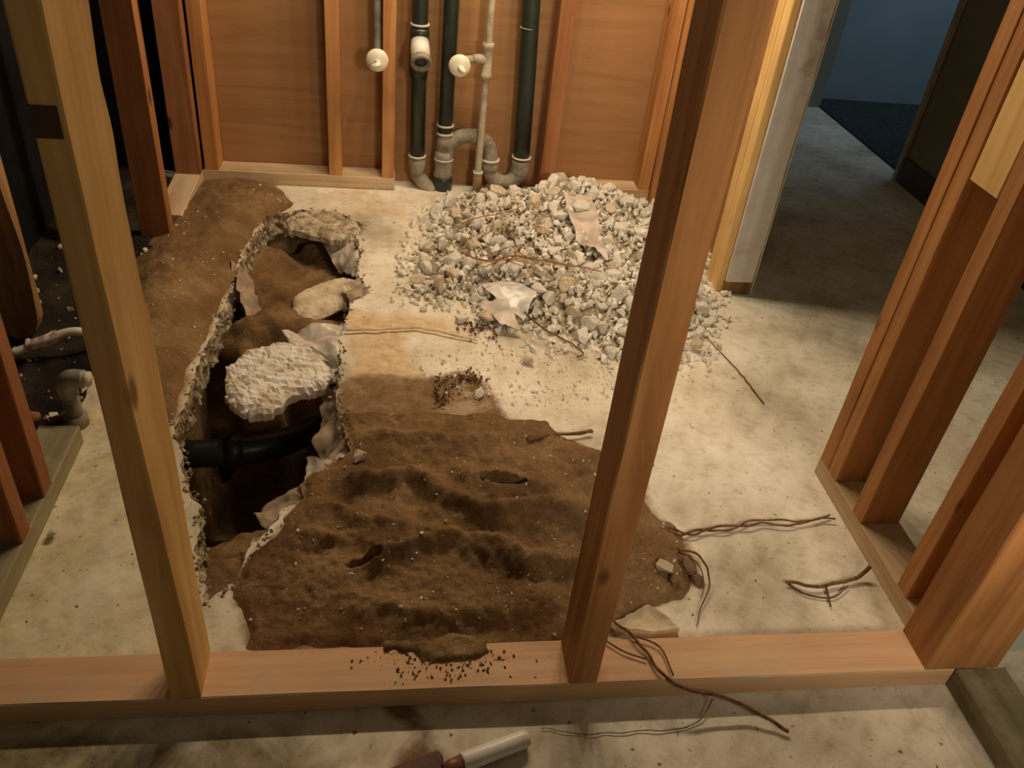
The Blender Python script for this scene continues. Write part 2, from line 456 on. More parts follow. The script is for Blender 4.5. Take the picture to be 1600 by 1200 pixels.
# ------------------------------------------------------------------ the hole in the slab
HOLE_PX = [(418, 338), (470, 328), (530, 332), (568, 352), (558, 372), (566, 400), (556, 425), (577, 452), (548, 468), (540, 500),
           (528, 530), (533, 580), (524, 625), (531, 655), (548, 705), (522, 722), (490, 742), (470, 754), (474, 775), (442, 800),
           (420, 832), (395, 850), (378, 875), (374, 905), (345, 925), (322, 938), (312, 900), (306, 850), (312, 800), (290, 760),
           (282, 715), (272, 665), (290, 625), (310, 570), (330, 520), (352, 472), (366, 430), (388, 385), (404, 355)]
HOLE = GP(HOLE_PX)
def dense_ring(poly, step, amp, seed):
    out = []
    n = len(poly)
    rr = np.random.default_rng(seed)
    for i in range(n):
        a = np.array(poly[i]); b = np.array(poly[(i + 1) % n])
        L = np.linalg.norm(b - a); k = max(1, int(L / step))
        for j in range(k):
            p = a + (b - a) * j / k
            q = mnoise.noise_vector(Vector((p[0] * 38, p[1] * 38, seed)))
            q2 = mnoise.noise_vector(Vector((p[0] * 130, p[1] * 130, seed)))
            out.append((p[0] + (q.x * amp + q2.x * amp * 0.5), p[1] + (q.y * amp + q2.y * amp * 0.5)))
    return out
RING = dense_ring(HOLE, 0.007, 0.010, 3)
SLAB_T = 0.085

# left part of the floor is greener concrete, front edge has dusty and dirty spots
DIRT_FRONT_PX = [(534, 590), (600, 583), (680, 590), (720, 585), (770, 610), (795, 655), (850, 660), (885, 690), (945, 710), (1000, 770),
                 (1050, 830), (1085, 880), (1065, 935), (1000, 955), (960, 990), (880, 1000), (800, 1030), (740, 1042), (640, 1035), (590, 1015), (500, 1015), (385, 1012),
                 (372, 912), (400, 868), (430, 830), (480, 780), (474, 752), (550, 705), (533, 655)]
DIRT_LEFT_PX = [(310, 283), (380, 278), (430, 290), (458, 318), (430, 335), (404, 352), (380, 390), (366, 425), (345, 470), (322, 520), (300, 565), (270, 655),
                (230, 700), (190, 640), (165, 560), (175, 470), (215, 385), (262, 330)]
DF = GP(DIRT_FRONT_PX); DL = GP(DIRT_LEFT_PX)
SAND = GP([(534, 480), (600, 485), (700, 500), (735, 530), (640, 525), (640, 545), (690, 600), (760, 600), (800, 660), (600, 660), (534, 640)])
SAND2 = GP([(450, 290), (560, 290), (700, 300), (650, 340), (560, 345), (480, 325)])
DARKFL = GP([(600, 1095), (700, 1095), (700, 1160), (730, 1200), (600, 1230), (630, 1160)])
GREENP = GP([(-250, 1250), (-100, 700), (120, 640), (320, 640), (330, 1030), (330, 1100), (0, 1300)])

def build_floor():
    pts = [Vector(p) for p in RING]
    nr = len(pts)
    edges = [(i, (i + 1) % nr) for i in range(nr)]
    xs = np.arange(-0.82, 1.45, 0.02); ys = np.arange(0.5, 3.12, 0.02)
    X, Y = np.meshgrid(xs, ys)
    X = (X + RNG.uniform(-.006, .006, X.shape)).ravel(); Y = (Y + RNG.uniform(-.006, .006, Y.shape)).ravel()
    s = sdf(X, Y, RING)
    keep = s < -0.009
    for a, b in zip(X[keep], Y[keep]): pts.append(Vector((a, b)))
    for a in np.arange(-2.2, 4.4, 0.15):
        for b in np.arange(-0.7, 5.2, 0.15):
            if not (-0.87 < a < 1.5 and 0.45 < b < 3.15): pts.append(Vector((a, b)))
    vo, eo, fo, ov, oe, of = geometry.delaunay_2d_cdt(pts, edges, [], 0, 1e-6)
    V = np.array([(v.x, v.y) for v in vo])
    F = np.array([f for f in fo])
    cen = V[F].mean(axis=1)
    F = F[sdf(cen[:, 0], cen[:, 1], RING) < 0]
    verts = [(a, b, 0.0) for a, b in V]
    faces = [tuple(f) for f in F]
    # outward orientation check
    fixed = []
    for f in faces:
        a, b, c = (V[i] for i in f)
        if (b[0] - a[0]) * (c[1] - a[1]) - (b[1] - a[1]) * (c[0] - a[0]) < 0: f = f[::-1]
        fixed.append(f)
    faces = fixed
    idx0 = [None] * nr
    for i, o in enumerate(ov):
        for k in o:
            if k < nr: idx0[k] = i
    nfloor = len(faces)
    # broken wall of the cut going down
    cx = sum(p[0] for p in RING) / nr; cyy = sum(p[1] for p in RING) / nr
    prev = idx0
    for li, z in enumerate((-0.012, -0.03, -0.05, -0.07, -SLAB_T - 0.005)):
        cur = []
        for i in range(nr):
            p = Vector(RING[i]); a = Vector(RING[i - 1]); b = Vector(RING[(i + 1) % nr])
            t = (b - a).normalized(); n = Vector((t.y, -t.x))
            w = mnoise.noise(Vector((p.x * 60, p.y * 60, z * 60))) * 0.012 + mnoise.noise(Vector((p.x * 25, p.y * 25, z * 40 + 5))) * 0.012
            inward = -0.004 * (li + 1)
            # ring orientation: choose normal pointing outside of hole
            q = p + n * (w + 0.0) 
            cur.append(len(verts))
            verts.append((q.x, q.y, z + 0.004 * mnoise.noise(Vector((p.x * 50, p.y * 50, 9 + z)))))
        for i in range(nr):
            j = (i + 1) % nr
            faces.append((prev[i], prev[j], cur[j], cur[i]))
        prev = cur
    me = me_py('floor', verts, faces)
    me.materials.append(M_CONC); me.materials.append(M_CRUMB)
    for k, p in enumerate(me.polygons):
        if k >= nfloor: p.material_index = 1; p.use_smooth = False
    A = np.array(verts)
    x, y = A[:, 0], A[:, 1]
    nz = fbm(x, y, 9, 4, 3.3) - 0.5
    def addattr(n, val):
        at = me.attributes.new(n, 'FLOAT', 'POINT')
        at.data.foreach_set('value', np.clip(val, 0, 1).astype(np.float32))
    def band(poly, w, a): return sstep(-w, w, sdf(x, y, poly) + a * nz)
    addattr('dust', np.maximum.reduce([0.9 * band(SAND, 0.05, 0.10), 0.55 * band(SAND2, 0.08, 0.2), 0.75 * band(DF, 0.05, 0.15) * 0.9,
                                       0.6 * sstep(-0.10, 0.0, sdf(x, y, DL) + 0.15 * nz)]))
    addattr('dirt', np.maximum.reduce([0.85 * sstep(-0.028, 0.01, sdf(x, y, DF) + 0.05 * nz), 0.85 * sstep(-0.03, 0.01, sdf(x, y, DL) + 0.05 * nz), 0.95 * band(DARKFL, 0.03, 0.10)]))
    addattr('green', 0.62 * band(GREENP, 0.08, 0.2))
    addattr('dark', 0.95 * band(GP([(-200, 1120), (450, 1140), (560, 1200), (560, 1400), (-300, 1400)]), 0.05, 0.12))  # darker tone over the near left floor
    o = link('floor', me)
    props(o, kind='structure')
    return o
build_floor()

# ------------------------------------------------------------------ heightfield sheets
def hf_mesh(name, x0, x1, y0, y1, step, hfun, mat, keepfun):
    xs = np.arange(x0, x1 + step, step); ys = np.arange(y0, y1 + step, step)
    X, Y = np.meshgrid(xs, ys)
    Z = hfun(X, Y)
    K = keepfun(X, Y, Z)
    ny, nx = X.shape
    idx = -np.ones(X.shape, int)
    F = []
    quad = K[:-1, :-1] | K[1:, :-1] | K[:-1, 1:] | K[1:, 1:]
    use = np.zeros(X.shape, bool)
    use[:-1, :-1] |= quad; use[1:, :-1] |= quad; use[:-1, 1:] |= quad; use[1:, 1:] |= quad
    idx[use] = np.arange(use.sum())
    V = np.stack([X[use], Y[use], Z[use]], 1)
    for j, i in zip(*np.nonzero(quad)):
        F.append((idx[j, i], idx[j, i + 1], idx[j + 1, i + 1], idx[j + 1, i]))
    me = me_py(name, V, F, True)
    me.materials.append(mat)
    return me

def gauss(x, y, px, py, sx, sy, ang=0.0):
    c = G(px, py)
    dx = x - c.x; dy = y - c.y
    ca, sa = math.cos(ang), math.sin(ang)
    u = dx * ca + dy * sa; v = -dx * sa + dy * ca
    return np.exp(-0.5 * ((u / sx) ** 2 + (v / sy) ** 2))
def seg_d(x, y, pts):
    P = [G(a, b) for a, b in pts]
    d = np.full(x.shape, 1e9)
    for a, b in zip(P[:-1], P[1:]):
        ex, ey = b.x - a.x, b.y - a.y
        t = np.clip(((x - a.x) * ex + (y - a.y) * ey) / (ex * ex + ey * ey), 0, 1)
        d = np.minimum(d, np.hypot(x - a.x - t * ex, y - a.y - t * ey))
    return d
def ridge(x, y, pts, w, a): return a * np.exp(-0.5 * (seg_d(x, y, pts) / w) ** 2)

def h_front(x, y):
    s = sdf(x, y, DF) + 0.05 * (fbm(x, y, 14, 4, 8.0) - 0.5)
    hs = -sdf(x, y, RING)
    m = sstep(-0.01, 0.10, s)
    h = 0.016 * sstep(-0.012, 0.02, s) - 0.004
    h = h + m * (0.030 * gauss(x, y, 720, 850, 0.30, 0.16) + 0.014 * gauss(x, y, 700, 950, 0.2, 0.05))
    wx = x + 0.03 * (fbm(x, y, 9, 3, 71.0) - 0.5); wy = y + 0.05 * (fbm(x, y, 9, 3, 72.0) - 0.5)
    h = h + m * (ridge(wx, wy, [(560, 770), (640, 757), (700, 800), (760, 828), (850, 815), (950, 835)], 0.018, 0.038)
                 + ridge(wx, wy, [(590, 895), (640, 880), (700, 873), (800, 893), (930, 905)], 0.016, 0.034)
                 + ridge(wx, wy, [(560, 690), (700, 700), (860, 690), (930, 760), (850, 780), (740, 770), (690, 735)], 0.015, 0.018)
                 + ridge(wx, wy, [(470, 850), (520, 870), (480, 930)], 0.016, 0.020)
                 + ridge(wx, wy, [(500, 800), (560, 830), (660, 850)], 0.014, 0.014)
                 + ridge(wx, wy, [(820, 975), (680, 985), (560, 975)], 0.02, 0.014))
    h = h - m * (ridge(wx, wy, [(715, 735), (760, 745), (810, 752)], 0.024, 0.030) + ridge(wx, wy, [(500, 880), (560, 880)], 0.018, 0.022)
                 + ridge(wx, wy, [(540, 800), (600, 790)], 0.014, 0.016) + ridge(wx, wy, [(720, 860), (900, 860)], 0.018, 0.014)
                 + ridge(wx, wy, [(730, 925), (860, 925)], 0.018, 0.014) + ridge(wx, wy, [(640, 800), (660, 840)], 0.016, 0.012))
    h = h + m * (0.026 * (fbm(x, y, 11, 4, 1.0) - 0.5) + 0.014 * (fbm(x, y, 60, 3, 4.0) - 0.5)) + 0.005 * (fbm(x, y, 90, 2, 5.0) - 0.5) * sstep(-.01, .02, s)
    h = np.where(s > 0.004, np.maximum(h, 0.004 * sstep(0.004, 0.02, s)), h)
    h = h + m * 0.018 * (gauss(x, y, 790, 765, 0.07, 0.04) + gauss(x, y, 570, 895, 0.05, 0.03))
    h = np.maximum(h - 0.08 * m * (sstep(0.013, 0.005, seg_d(x, y, [(755, 772), (795, 776), (828, 772)])) + sstep(0.011, 0.004, seg_d(x, y, [(550, 902), (588, 900)]))), np.minimum(h, 0.002))
    # spill onto the bottom plate
    spill = sdf(x, y, GP([(600, 1000), (760, 990), (775, 1025), (745, 1032), (660, 1034), (640, 1022), (600, 1016)], 0.05)) + 0.035 * (fbm(x, y, 30, 4, 2.0) - 0.5)
    h = np.maximum(h, (0.059 + 0.010 * (fbm(x, y, 50, 3, 6.0) - 0.5)) * sstep(-0.03, 0.012, spill) - 0.002)
    beyond = sstep(0.926, 0.921, y)
    h = np.where((y < 0.924) & (spill < -0.02), -0.01, h)
    # fall away at the rim of the hole and at the mound's own edge
    h = h * sstep(0.0, 0.02, hs)
    return h
me = hf_mesh('dirt_mound', -0.36, 0.66, 0.86, 1.62, 0.004, h_front, M_DIRT,
             lambda X, Y, Z: (Z > 0.0005) & (sdf(X, Y, RING) < -0.003))
props(link('dirt_mound', me), 'wide low mound of brown dirt with footprints between trench and front plate', 'dirt', kind='stuff')

def h_left(x, y):
    s = sdf(x, y, DL) + 0.03 * (fbm(x, y, 12, 3, 28.0) - 0.5)
    hs = -sdf(x, y, RING)
    m = sstep(-0.01, 0.12, s)
    h = 0.014 * sstep(-0.012, 0.02, s) - 0.004 + m * (0.035 + 0.03 * (fbm(x, y, 6, 4, 12.0) - 0.5) + 0.014 * (fbm(x, y, 22, 4, 2.0) - 0.5) + 0.010 * (fbm(x, y, 60, 3, 4.0) - 0.5)
             + 0.025 * gauss(x, y, 250, 520, 0.12, 0.3))
    h = h * sstep(0.0, 0.03, hs)
    return h
me = hf_mesh('dirt_bank', -0.9, -0.1, 1.4, 3.0, 0.006, h_left, M_DIRT,
             lambda X, Y, Z: (Z > 0.0005) & (sdf(X, Y, RING) < -0.003))
props(link('dirt_bank', me), 'bank of brown dirt spread along the left side of the trench', 'dirt', kind='stuff')

# soil of the pit below the slab
PITC = [(440, 350, .06), (490, 345, .08), (545, 350, .07), (480, 372, .09), (520, 372, .09), (510, 400, .40), (528, 415, .40), (485, 410, .30), (455, 405, .15), (430, 420, .09), (405, 430, .06), (420, 390, .07), (462, 440, .14), (470, 428, .25),
        (505, 468, .07), (545, 470, .06), (430, 460, .06), (430, 490, .025), (490, 500, .03), (385, 500, .03), (430, 530, .03), (375, 540, .06), (345, 530, .07), (500, 520, .06), (525, 550, .12),
        (410, 570, .10), (335, 585, .30), (450, 650, .55), (350, 660, .55), (490, 690, .60), (350, 720, .60), (420, 740, .62), (330, 790, .50),
        (410, 790, .50), (350, 840, .34), (385, 840, .22), (345, 905, .09), (325, 880, .16), (360, 890, .08), (520, 700, .34), (528, 650, .22), (295, 700, .50)]
def h_pit(x, y):
    W = 0; S = 0
    for a, b, d in PITC:
        p = G(a, b, -min(d, 0.3))
        r2 = (x - p.x) ** 2 + (y - p.y) ** 2
        w = 1 / (r2 + 0.0012) ** 2
        W = W + w; S = S + w * d
    z = -S / W
    z = z + 0.03 * (fbm(x, y, 14, 4, 7.0) - 0.5) + 0.016 * (fbm(x, y, 50, 3, 3.0) - 0.5)
    out = sstep(0.0, -0.10, sdf(x, y, RING))
    z = np.minimum(z, -0.015)
    return z * (1 - out) + (-SLAB_T - 0.01) * out
hx = [p[0] for p in RING]; hy = [p[1] for p in RING]
me = hf_mesh('pit_soil', min(hx) - 0.14, max(hx) + 0.14, min(hy) - 0.14, max(hy) + 0.14, 0.007, h_pit, M_DIRT, lambda X, Y, Z: Z < 5)
props(link('pit_soil', me), 'dark damp soil lining the trench dug under the broken slab', 'soil', kind='stuff')

# soil of the plumbing chase on the left
def h_chase(x, y):
    return 0.012 + 0.05 * (fbm(x, y, 10, 4, 40.0) - 0.35) + 0.02 * (fbm(x, y, 40, 3, 41.0) - 0.5)
CH = [(-1.08, 1.54), (-0.73, 1.56), (-0.72, 2.9), (-1.08, 3.06)]
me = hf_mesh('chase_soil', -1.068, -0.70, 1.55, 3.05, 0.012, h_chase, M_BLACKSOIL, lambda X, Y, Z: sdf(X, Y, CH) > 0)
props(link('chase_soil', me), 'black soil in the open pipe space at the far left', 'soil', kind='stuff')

# ------------------------------------------------------------------ walls
def struct(name, me, mat=None):
    return props(link(name, me, mat), kind='structure')
struct('wall_back', box_me('wall_back', -0.68, 1.12, 3.072, 3.09, 0, 2.3), M_PLY)
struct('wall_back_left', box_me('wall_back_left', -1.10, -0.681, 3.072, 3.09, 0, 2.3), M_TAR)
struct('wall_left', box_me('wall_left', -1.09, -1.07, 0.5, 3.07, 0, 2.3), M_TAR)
struct('wall_right', box_me('wall_right', 1.112, 1.150, 2.292, 3.07, 0, 2.3), M_PLY)
struct('wall_hall', box_me('wall_hall', 2.22, 2.34, 0.9, 3.352, 0, 2.3), M_OLIVE)
struct('baseboard_hall', box_me('baseboard_hall', 2.205, 2.2195, 0.9, 3.33, 0, 0.11), M_DARKBASE)
struct('trim_1', box_me('trim_1', 2.203, 2.2195, 3.331, 3.362, 0, 2.3, 0.004), M_OLIVETRIM)
struct('wall_far', box_me('wall_far', 2.2, 3.9, 4.47, 4.55, 0, 2.3), M_BLUEWALL)
struct('wall_far_left', box_me('wall_far_left', 1.0, 2.21, 4.36, 4.55, 0, 2.3), M_GREENWALL)
struct('trim_2', box_me('trim_2', 2.19, 2.275, 4.33, 4.359, 0, 2.3, 0.004), M_GREENWALL)
struct('floor_far', box_me('floor_far', 2.27, 3.9, 3.42, 4.469, 0.0, 0.008), M_DARKCARPET)
struct('wall_return', box_me('wall_return', 1.135, 2.2, 0.905, 0.92, 0.002, 2.3), M_DRYWALL)

# ------------------------------------------------------------------ lumber
TOPZ = 2.25
def lumber(name, w, d, L, mat, label, cat, base, axis='Z', group=None, wane=None, bev=0.0025, seed=0, notch=None, bow=0.002, taper=0.0):
    """timber along local Z, cross-section w (x) by d (y), from local origin at its end's corner"""
    nz = max(8, int(L / 0.015)); prof = []
    nzs = [L * i / nz for i in range(nz + 1)]
    if notch:
        nzs = [z for z in nzs if not (notch[0] - 0.004 < z < notch[1] + 0.004)] + [notch[0] - 0.0005, notch[0] + 0.0005, notch[1] - 0.0005, notch[1] + 0.0005]
        nzs.sort(); nz = len(nzs) - 1
    c = bev
    base_prof = [(c, 0), (w - c, 0), (w, c), (w, d - c), (w - c, d), (c, d), (0, d - c), (0, c)]
    V, F = [], []
    rr = random.Random(seed)
    ox, oy = rr.uniform(0, 99), rr.uniform(0, 99)
    for z in nzs:
        for k, (x, y) in enumerate(base_prof):
            px, py = x, y
            n1 = mnoise.noise(Vector((ox + k * 3.1, oy, z * 6))) * 0.0012
            px += n1; py += mnoise.noise(Vector((ox, oy + k * 2.7, z * 6))) * 0.0012
            if taper and k in (1, 2): px -= taper * min(1, z / 0.8)
            px += bow * math.sin(math.pi * z / L)
            if wane and k in wane[0] and wane[1] < z < wane[2]:
                a = max(0, mnoise.noise(Vector((ox, 3.3, z * 14))) * 0.5 + 0.5)
                e = min(1, (z - wane[1]) / 0.03, (wane[2] - z) / 0.03)
                py -= (0.002 + 0.016 * a) * e if k in (3, 4) else 0
                if k == 4: px -= 0.005 * e
            if notch and notch[0] < z < notch[1] and y < 0.01:
                py += notch[2]
            V.append((px, py, z))
    m = len(base_prof)
    for i in range(nz):
        for k in range(m):
            k2 = (k + 1) % m
            F.append((i * m + k, i * m + k2, (i + 1) * m + k2, (i + 1) * m + k))
    F.append(tuple(range(m))[::-1]); F.append(tuple(nz * m + k for k in range(m)))
    me = me_py(name, V, F)
    rot = {'Z': (0, 0, 0), 'X': (0, math.pi / 2, 0), 'Y': (-math.pi / 2, 0, 0)}[axis]
    o = link(name, me, mat, None, base, rot)
    props(o, label, cat, group)
    return o
# axis X: rot about Y by +90: local z -> +x, local x -> -z ; base at the top front corner
# axis Y: rot about X by -90: local z -> +y, local y -> -z ; base at the top corner
PT = 0.048
def plate_x(x0, x1, y0, d, mat, label, seed, name='bottom_plate'):
    return lumber(name, PT, d, x1 - x0, mat, label, 'bottom plate', (x0, y0, PT), 'X', seed=seed, bow=0.0)
def plate_y(y0, y1, x0, w, mat, label, seed, name='bottom_plate'):
    return lumber(name, w, PT, y1 - y0, mat, label, 'bottom plate', (x0, y0, PT), 'Y', seed=seed, bow=0.0)
plate_x(-1.25, 1.035, 0.835, 0.09, W_PLATE, 'long peach-coloured bottom plate running across the whole foreground', 1)
plate_y(0.926, 1.425, 1.022, 0.095, W_DUSTY, 'short dusty bottom plate under the right-hand studs beside the doorway', 2)
plate_y(0.10, 0.834, 1.037, 0.10, W_GREY, 'grimy grey-green plate running towards the camera at bottom right corner', 3)
plate_y(0.926, 1.527, -0.765, 0.085, W_GREY, 'green-stained bottom plate under the left-hand studs', 4)
plate_y(2.60, 2.979, -0.765, 0.088, W_DUSTY, 'whitish plate stub in the back left corner, half under dirt', 5)
plate_x(-0.676, 0.003, 2.98, 0.09, W_DUSTY, 'back wall bottom plate left of the pipes', 6)
plate_x(0.60, 0.978, 2.98, 0.09, W_DUSTY, 'back wall bottom plate right of the pipes, behind the rubble', 7)

def stud(x0, y0, w, d, mat, label, seed, z0=PT, top=TOPZ, group=None, name='wall_stud', **kw):
    return lumber(name, w, d, top - z0, mat, label, 'stud', (x0, y0, z0), 'Z', group, seed=seed, **kw)
s1 = stud(-0.345, 0.836, 0.048, 0.088, W_PALE, 'big pale yellow stud in the left foreground with ragged edge and dark band', 11, wane=((3, 4), 0.68, 1.3), taper=0.016)
props(link('dark_band', box_me('dark_band', 0.001, 0.0285, -0.0012, 0.003, 0.925, 0.957), plain('dark_brown_band', (0.10, 0.055, 0.035), 0.8), s1), 'dark band across the narrow face')  # thin dark strip laid across the stud's narrow face
s2 = stud(0.309, 0.836, 0.05, 0.088, W_STUD, 'orange-brown stud standing mid-frame on the foreground plate', 12)
# left wall
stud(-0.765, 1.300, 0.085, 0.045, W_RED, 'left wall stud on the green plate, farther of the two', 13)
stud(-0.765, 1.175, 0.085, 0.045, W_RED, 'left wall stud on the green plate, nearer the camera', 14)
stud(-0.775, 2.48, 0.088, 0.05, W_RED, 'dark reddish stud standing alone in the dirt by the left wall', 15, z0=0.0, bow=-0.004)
# back wall
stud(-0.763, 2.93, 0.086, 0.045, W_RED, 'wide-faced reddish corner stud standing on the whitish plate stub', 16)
stud(-0.672, 2.981, 0.05, 0.088, W_STUD, 'first back wall stud at the left end of the back plate', 17)
stud(-0.235, 2.981, 0.046, 0.088, W_STUD, 'thin back wall stud between left corner and the valve', 18)
stud(-0.044, 2.981, 0.044, 0.088, W_STUD, 'back wall stud just left of the pipes, beside the left valve cap', 19)
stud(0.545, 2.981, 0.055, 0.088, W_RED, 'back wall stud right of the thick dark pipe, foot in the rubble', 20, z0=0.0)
stud(0.935, 2.981, 0.044, 0.088, W_STUD, 'back wall end stud at the right corner above the rubble', 21)
stud(0.981, 2.955, 0.047, 0.11, W_STUD, 'stud doubled against the right corner stud of the back wall', 22, z0=0.0)
# right wall rear part: door stud and painted jamb board
stud(1.040, 2.345, 0.072, 0.048, W_PALE, 'bright yellow stud behind the white jamb board of the doorway', 23, z0=0.0)
stud(1.040, 2.296, 0.072, 0.048, W_PALE, 'yellow door trimmer stud backing the white painted jamb board', 24, z0=0.0)
def jamb():
    root = empty('jamb_board', (1.10, 2.285, 0))
    # board with a ragged right edge (the torn paint and plaster side)
    n = 46; V = []; F = []
    for i in range(n + 1):
        z = 0.045 + (2.2 - 0.045) * i / n
        e = 0.152 + 0.004 * mnoise.noise(Vector((1.2, 7, z * 22))) + (0.006 * max(0, mnoise.noise(Vector((3, 2, z * 9)))) if z > 0.5 else 0)
        for x, y in ((1.064, 2.279), (1.0 + e, 2.279), (1.0 + e, 2.293), (1.064, 2.293)):
            V.append((x - 1.10, y - 2.285, z))
    for i in range(n):
        for k in range(4):
            k2 = (k + 1) % 4
            F.append((4 * i + k, 4 * i + k2, 4 * i + 4 + k2, 4 * i + 4 + k))
    F.append((3, 2, 1, 0)); F.append(tuple(4 * n + k for k in range(4)))
    link('board', me_py('board', V, F), M_PAINTWHITE, root)
    b = link('bare_foot', box_me('bare_foot', -0.036, 0.050, -0.004, 0.008, 0, 0.0445), W_OLD, root)
    props(b, 'bare brown wood foot')
    link('edge_bead', box_me('edge_bead', 0.0535, 0.0575, -0.010, -0.002, 0.0, 2.1), M_RING, root)
    props(root, 'white painted jamb board with ragged edge at the far side of the doorway', 'door jamb')
jamb()
# right wall near part
stud(1.022, 1.382, 0.09, 0.042, W_STUD, 'outer stud of the doubled pair at the doorway on the right', 25)
stud(1.022, 1.338, 0.09, 0.042, W_STUD, 'inner stud of the doubled pair by the doorway on the right', 26)
stud(1.022, 1.203, 0.09, 0.044, W_STUD, 'right wall stud standing midway along the short dusty plate', 27)
stud(1.022, 0.998, 0.088, 0.040, W_STUD, 'narrow right wall stud just behind the big corner post', 28)
stud(0.976, 0.836, 0.146, 0.089, W_STUD, 'thick corner post at the right end of the foreground plate', 29, name='corner_post')
o = lumber('blocking_board', 0.018, 0.088, 1.2, W_PALE, 'pale board nailed between two studs of the right wall', 'board', (1.024, 1.248, 0.79), 'Z', seed=30)

# ------------------------------------------------------------------ plumbing at the back wall
def ring(parent, c, r, w=0.006, name='joint_ring', mat=None, axis=(0, 0, 1), th=0.003):
    q = Vector(axis).to_track_quat('Z', 'Y').to_euler()
    return lathe(name, [(r - 0.002, -w / 2), (r + th, -w / 2), (r + th, w / 2), (r - 0.002, w / 2)], mat or M_RING, parent, 24, c, q)

def valve(x, y, z, pipe_pts, label, lbl_side, stem_dir):
    root = empty('shutoff_valve', (x, y, z))
    tube('supply_stub', [Vector(p) - Vector((x, y, z)) for p in pipe_pts], 0.013, M_SUPPLY if lbl_side else M_GALV, root)
    lathe('escutcheon', [(0.010, 0.0), (0.034, 0.0), (0.0375, 0.004), (0.037, 0.010), (0.028, 0.017), (0.014, 0.020), (0.0, 0.0205)], M_VALVE, root, 28, (0, -0.012, 0), (math.pi / 2, 0, 0))
    h = tube('spout', [(0, -0.03, -0.002), (0.006, -0.042, -0.006), (0.018 * stem_dir, -0.048, -0.014)], [0.009, 0.009, 0.0075], M_VALVE, root)
    props(root, label, 'valve')
    return root
valve(-0.060, 2.95, 0.482, [(-0.060, 2.962, 0.482), (-0.06, 3.00, 0.482), (-0.06, 3.01, 0.50), (-0.06, 3.01, 0.60), (-0.062, 3.01, 2.2)], 'round cream valve cap left of the pipes, hanging on a dark riser', False, -1)

# left drain with white tee
def drain_left():
    root = empty('drain_pipe', (0.085, 3.02, 0))
    o = Vector((0.085, 3.02, 0))
    tube('pipe', [Vector(p) - o for p in [(0.085, 3.02, 0.12), (0.082, 3.02, 0.45), (0.080, 3.02, 0.7), (0.076, 3.02, 2.2)]], 0.027, M_ABS, root)
    ring(root, (-0.004, 0, 0.585), 0.030)
    t = lathe('tee', [(0.0, -0.09), (0.031, -0.09), (0.033, -0.06), (0.033, 0.06), (0.031, 0.075), (0.0, 0.075)], M_ABS, root, 24, (-0.004, 0, 0.50))
    br = tube('branch', [(-0.003, -0.01, 0.53), (-0.002, -0.045, 0.515), (0.0, -0.075, 0.49)], [0.031, 0.033, 0.032], M_WHITEFIT, root, 20)
    props(br, 'white curved branch')
    d = Vector((0.004, -0.06, -0.03)).normalized()
    q = d.to_track_quat('Z', 'Y').to_euler()
    l = lathe('branch_mouth', [(0.022, 0.0), (0.035, 0.0), (0.036, 0.018), (0.024, 0.020), (0.022, 0.006), (0.0, 0.004)], M_CASTGREY, br, 24, (0.0, -0.076, 0.489), q)
    lathe('mouth_inner', [(0.0, 0.0), (0.0215, 0.0), (0.0215, 0.0075), (0.0, 0.0075)], M_DARKRUB, br, 20, (0.0, -0.078, 0.488), q)
    ring(root, (0, 0, 0.125), 0.030)
    lathe('coupling', [(0.0, 0), (0.028, 0), (0.031, 0.02), (0.031, 0.06), (0.0, 0.06)], M_CASTGREY, root, 24, (0, 0, 0.062))
    tube('foot_bend', smooth_path([(0, 0, 0.075), (0.006, 0, 0.045), (0.03, -0.004, 0.018), (0.06, -0.008, -0.01)], 5), [0.026] * 16, M_CASTGREY, root)
    props(root, 'left dark drain pipe with open white tee facing out', 'pipe')
drain_left()

def drain_mid():
    root = empty('drain_stack', (0.183, 3.02, 0)); 
    tube('pipe', [(0, 0, 0.22), (0.001, 0, 0.67), (0.0, 0, 2.2)], 0.026, M_ABS, root)
    ring(root, (0, 0, 0.245), 0.029); ring(root, (0, 0, 0.215), 0.029)
    lathe('neck', [(0, 0.15), (0.031, 0.15), (0.029, 0.19), (0.026, 0.215), (0, 0.215)], M_CASTGREY, root, 24)
    ring(root, (0, 0, 0.118), 0.033)
    lathe('hub', [(0, 0.05), (0.034, 0.05), (0.036, 0.06), (0.031, 0.075), (0.034, 0.10), (0.034, 0.13), (0.031, 0.15), (0, 0.15)], M_CASTGREY, root, 24)
    lathe('socket', [(0, 0.0), (0.036, 0.0), (0.037, 0.04), (0.033, 0.055), (0, 0.055)], M_ABS, root, 24)
    bend = smooth_path([(0.008, 0, 0.135), (0.022, 0, 0.175), (0.055, 0, 0.203), (0.10, 0, 0.21), (0.145, 0, 0.195), (0.17, 0, 0.16), (0.175, 0, 0.115)], 6)
    tube('return_bend', bend, 0.027, M_CASTGREY, root, 18)
    props(root, 'middle dark drain stack with grey hub and arched return bend', 'pipe')
drain_mid()

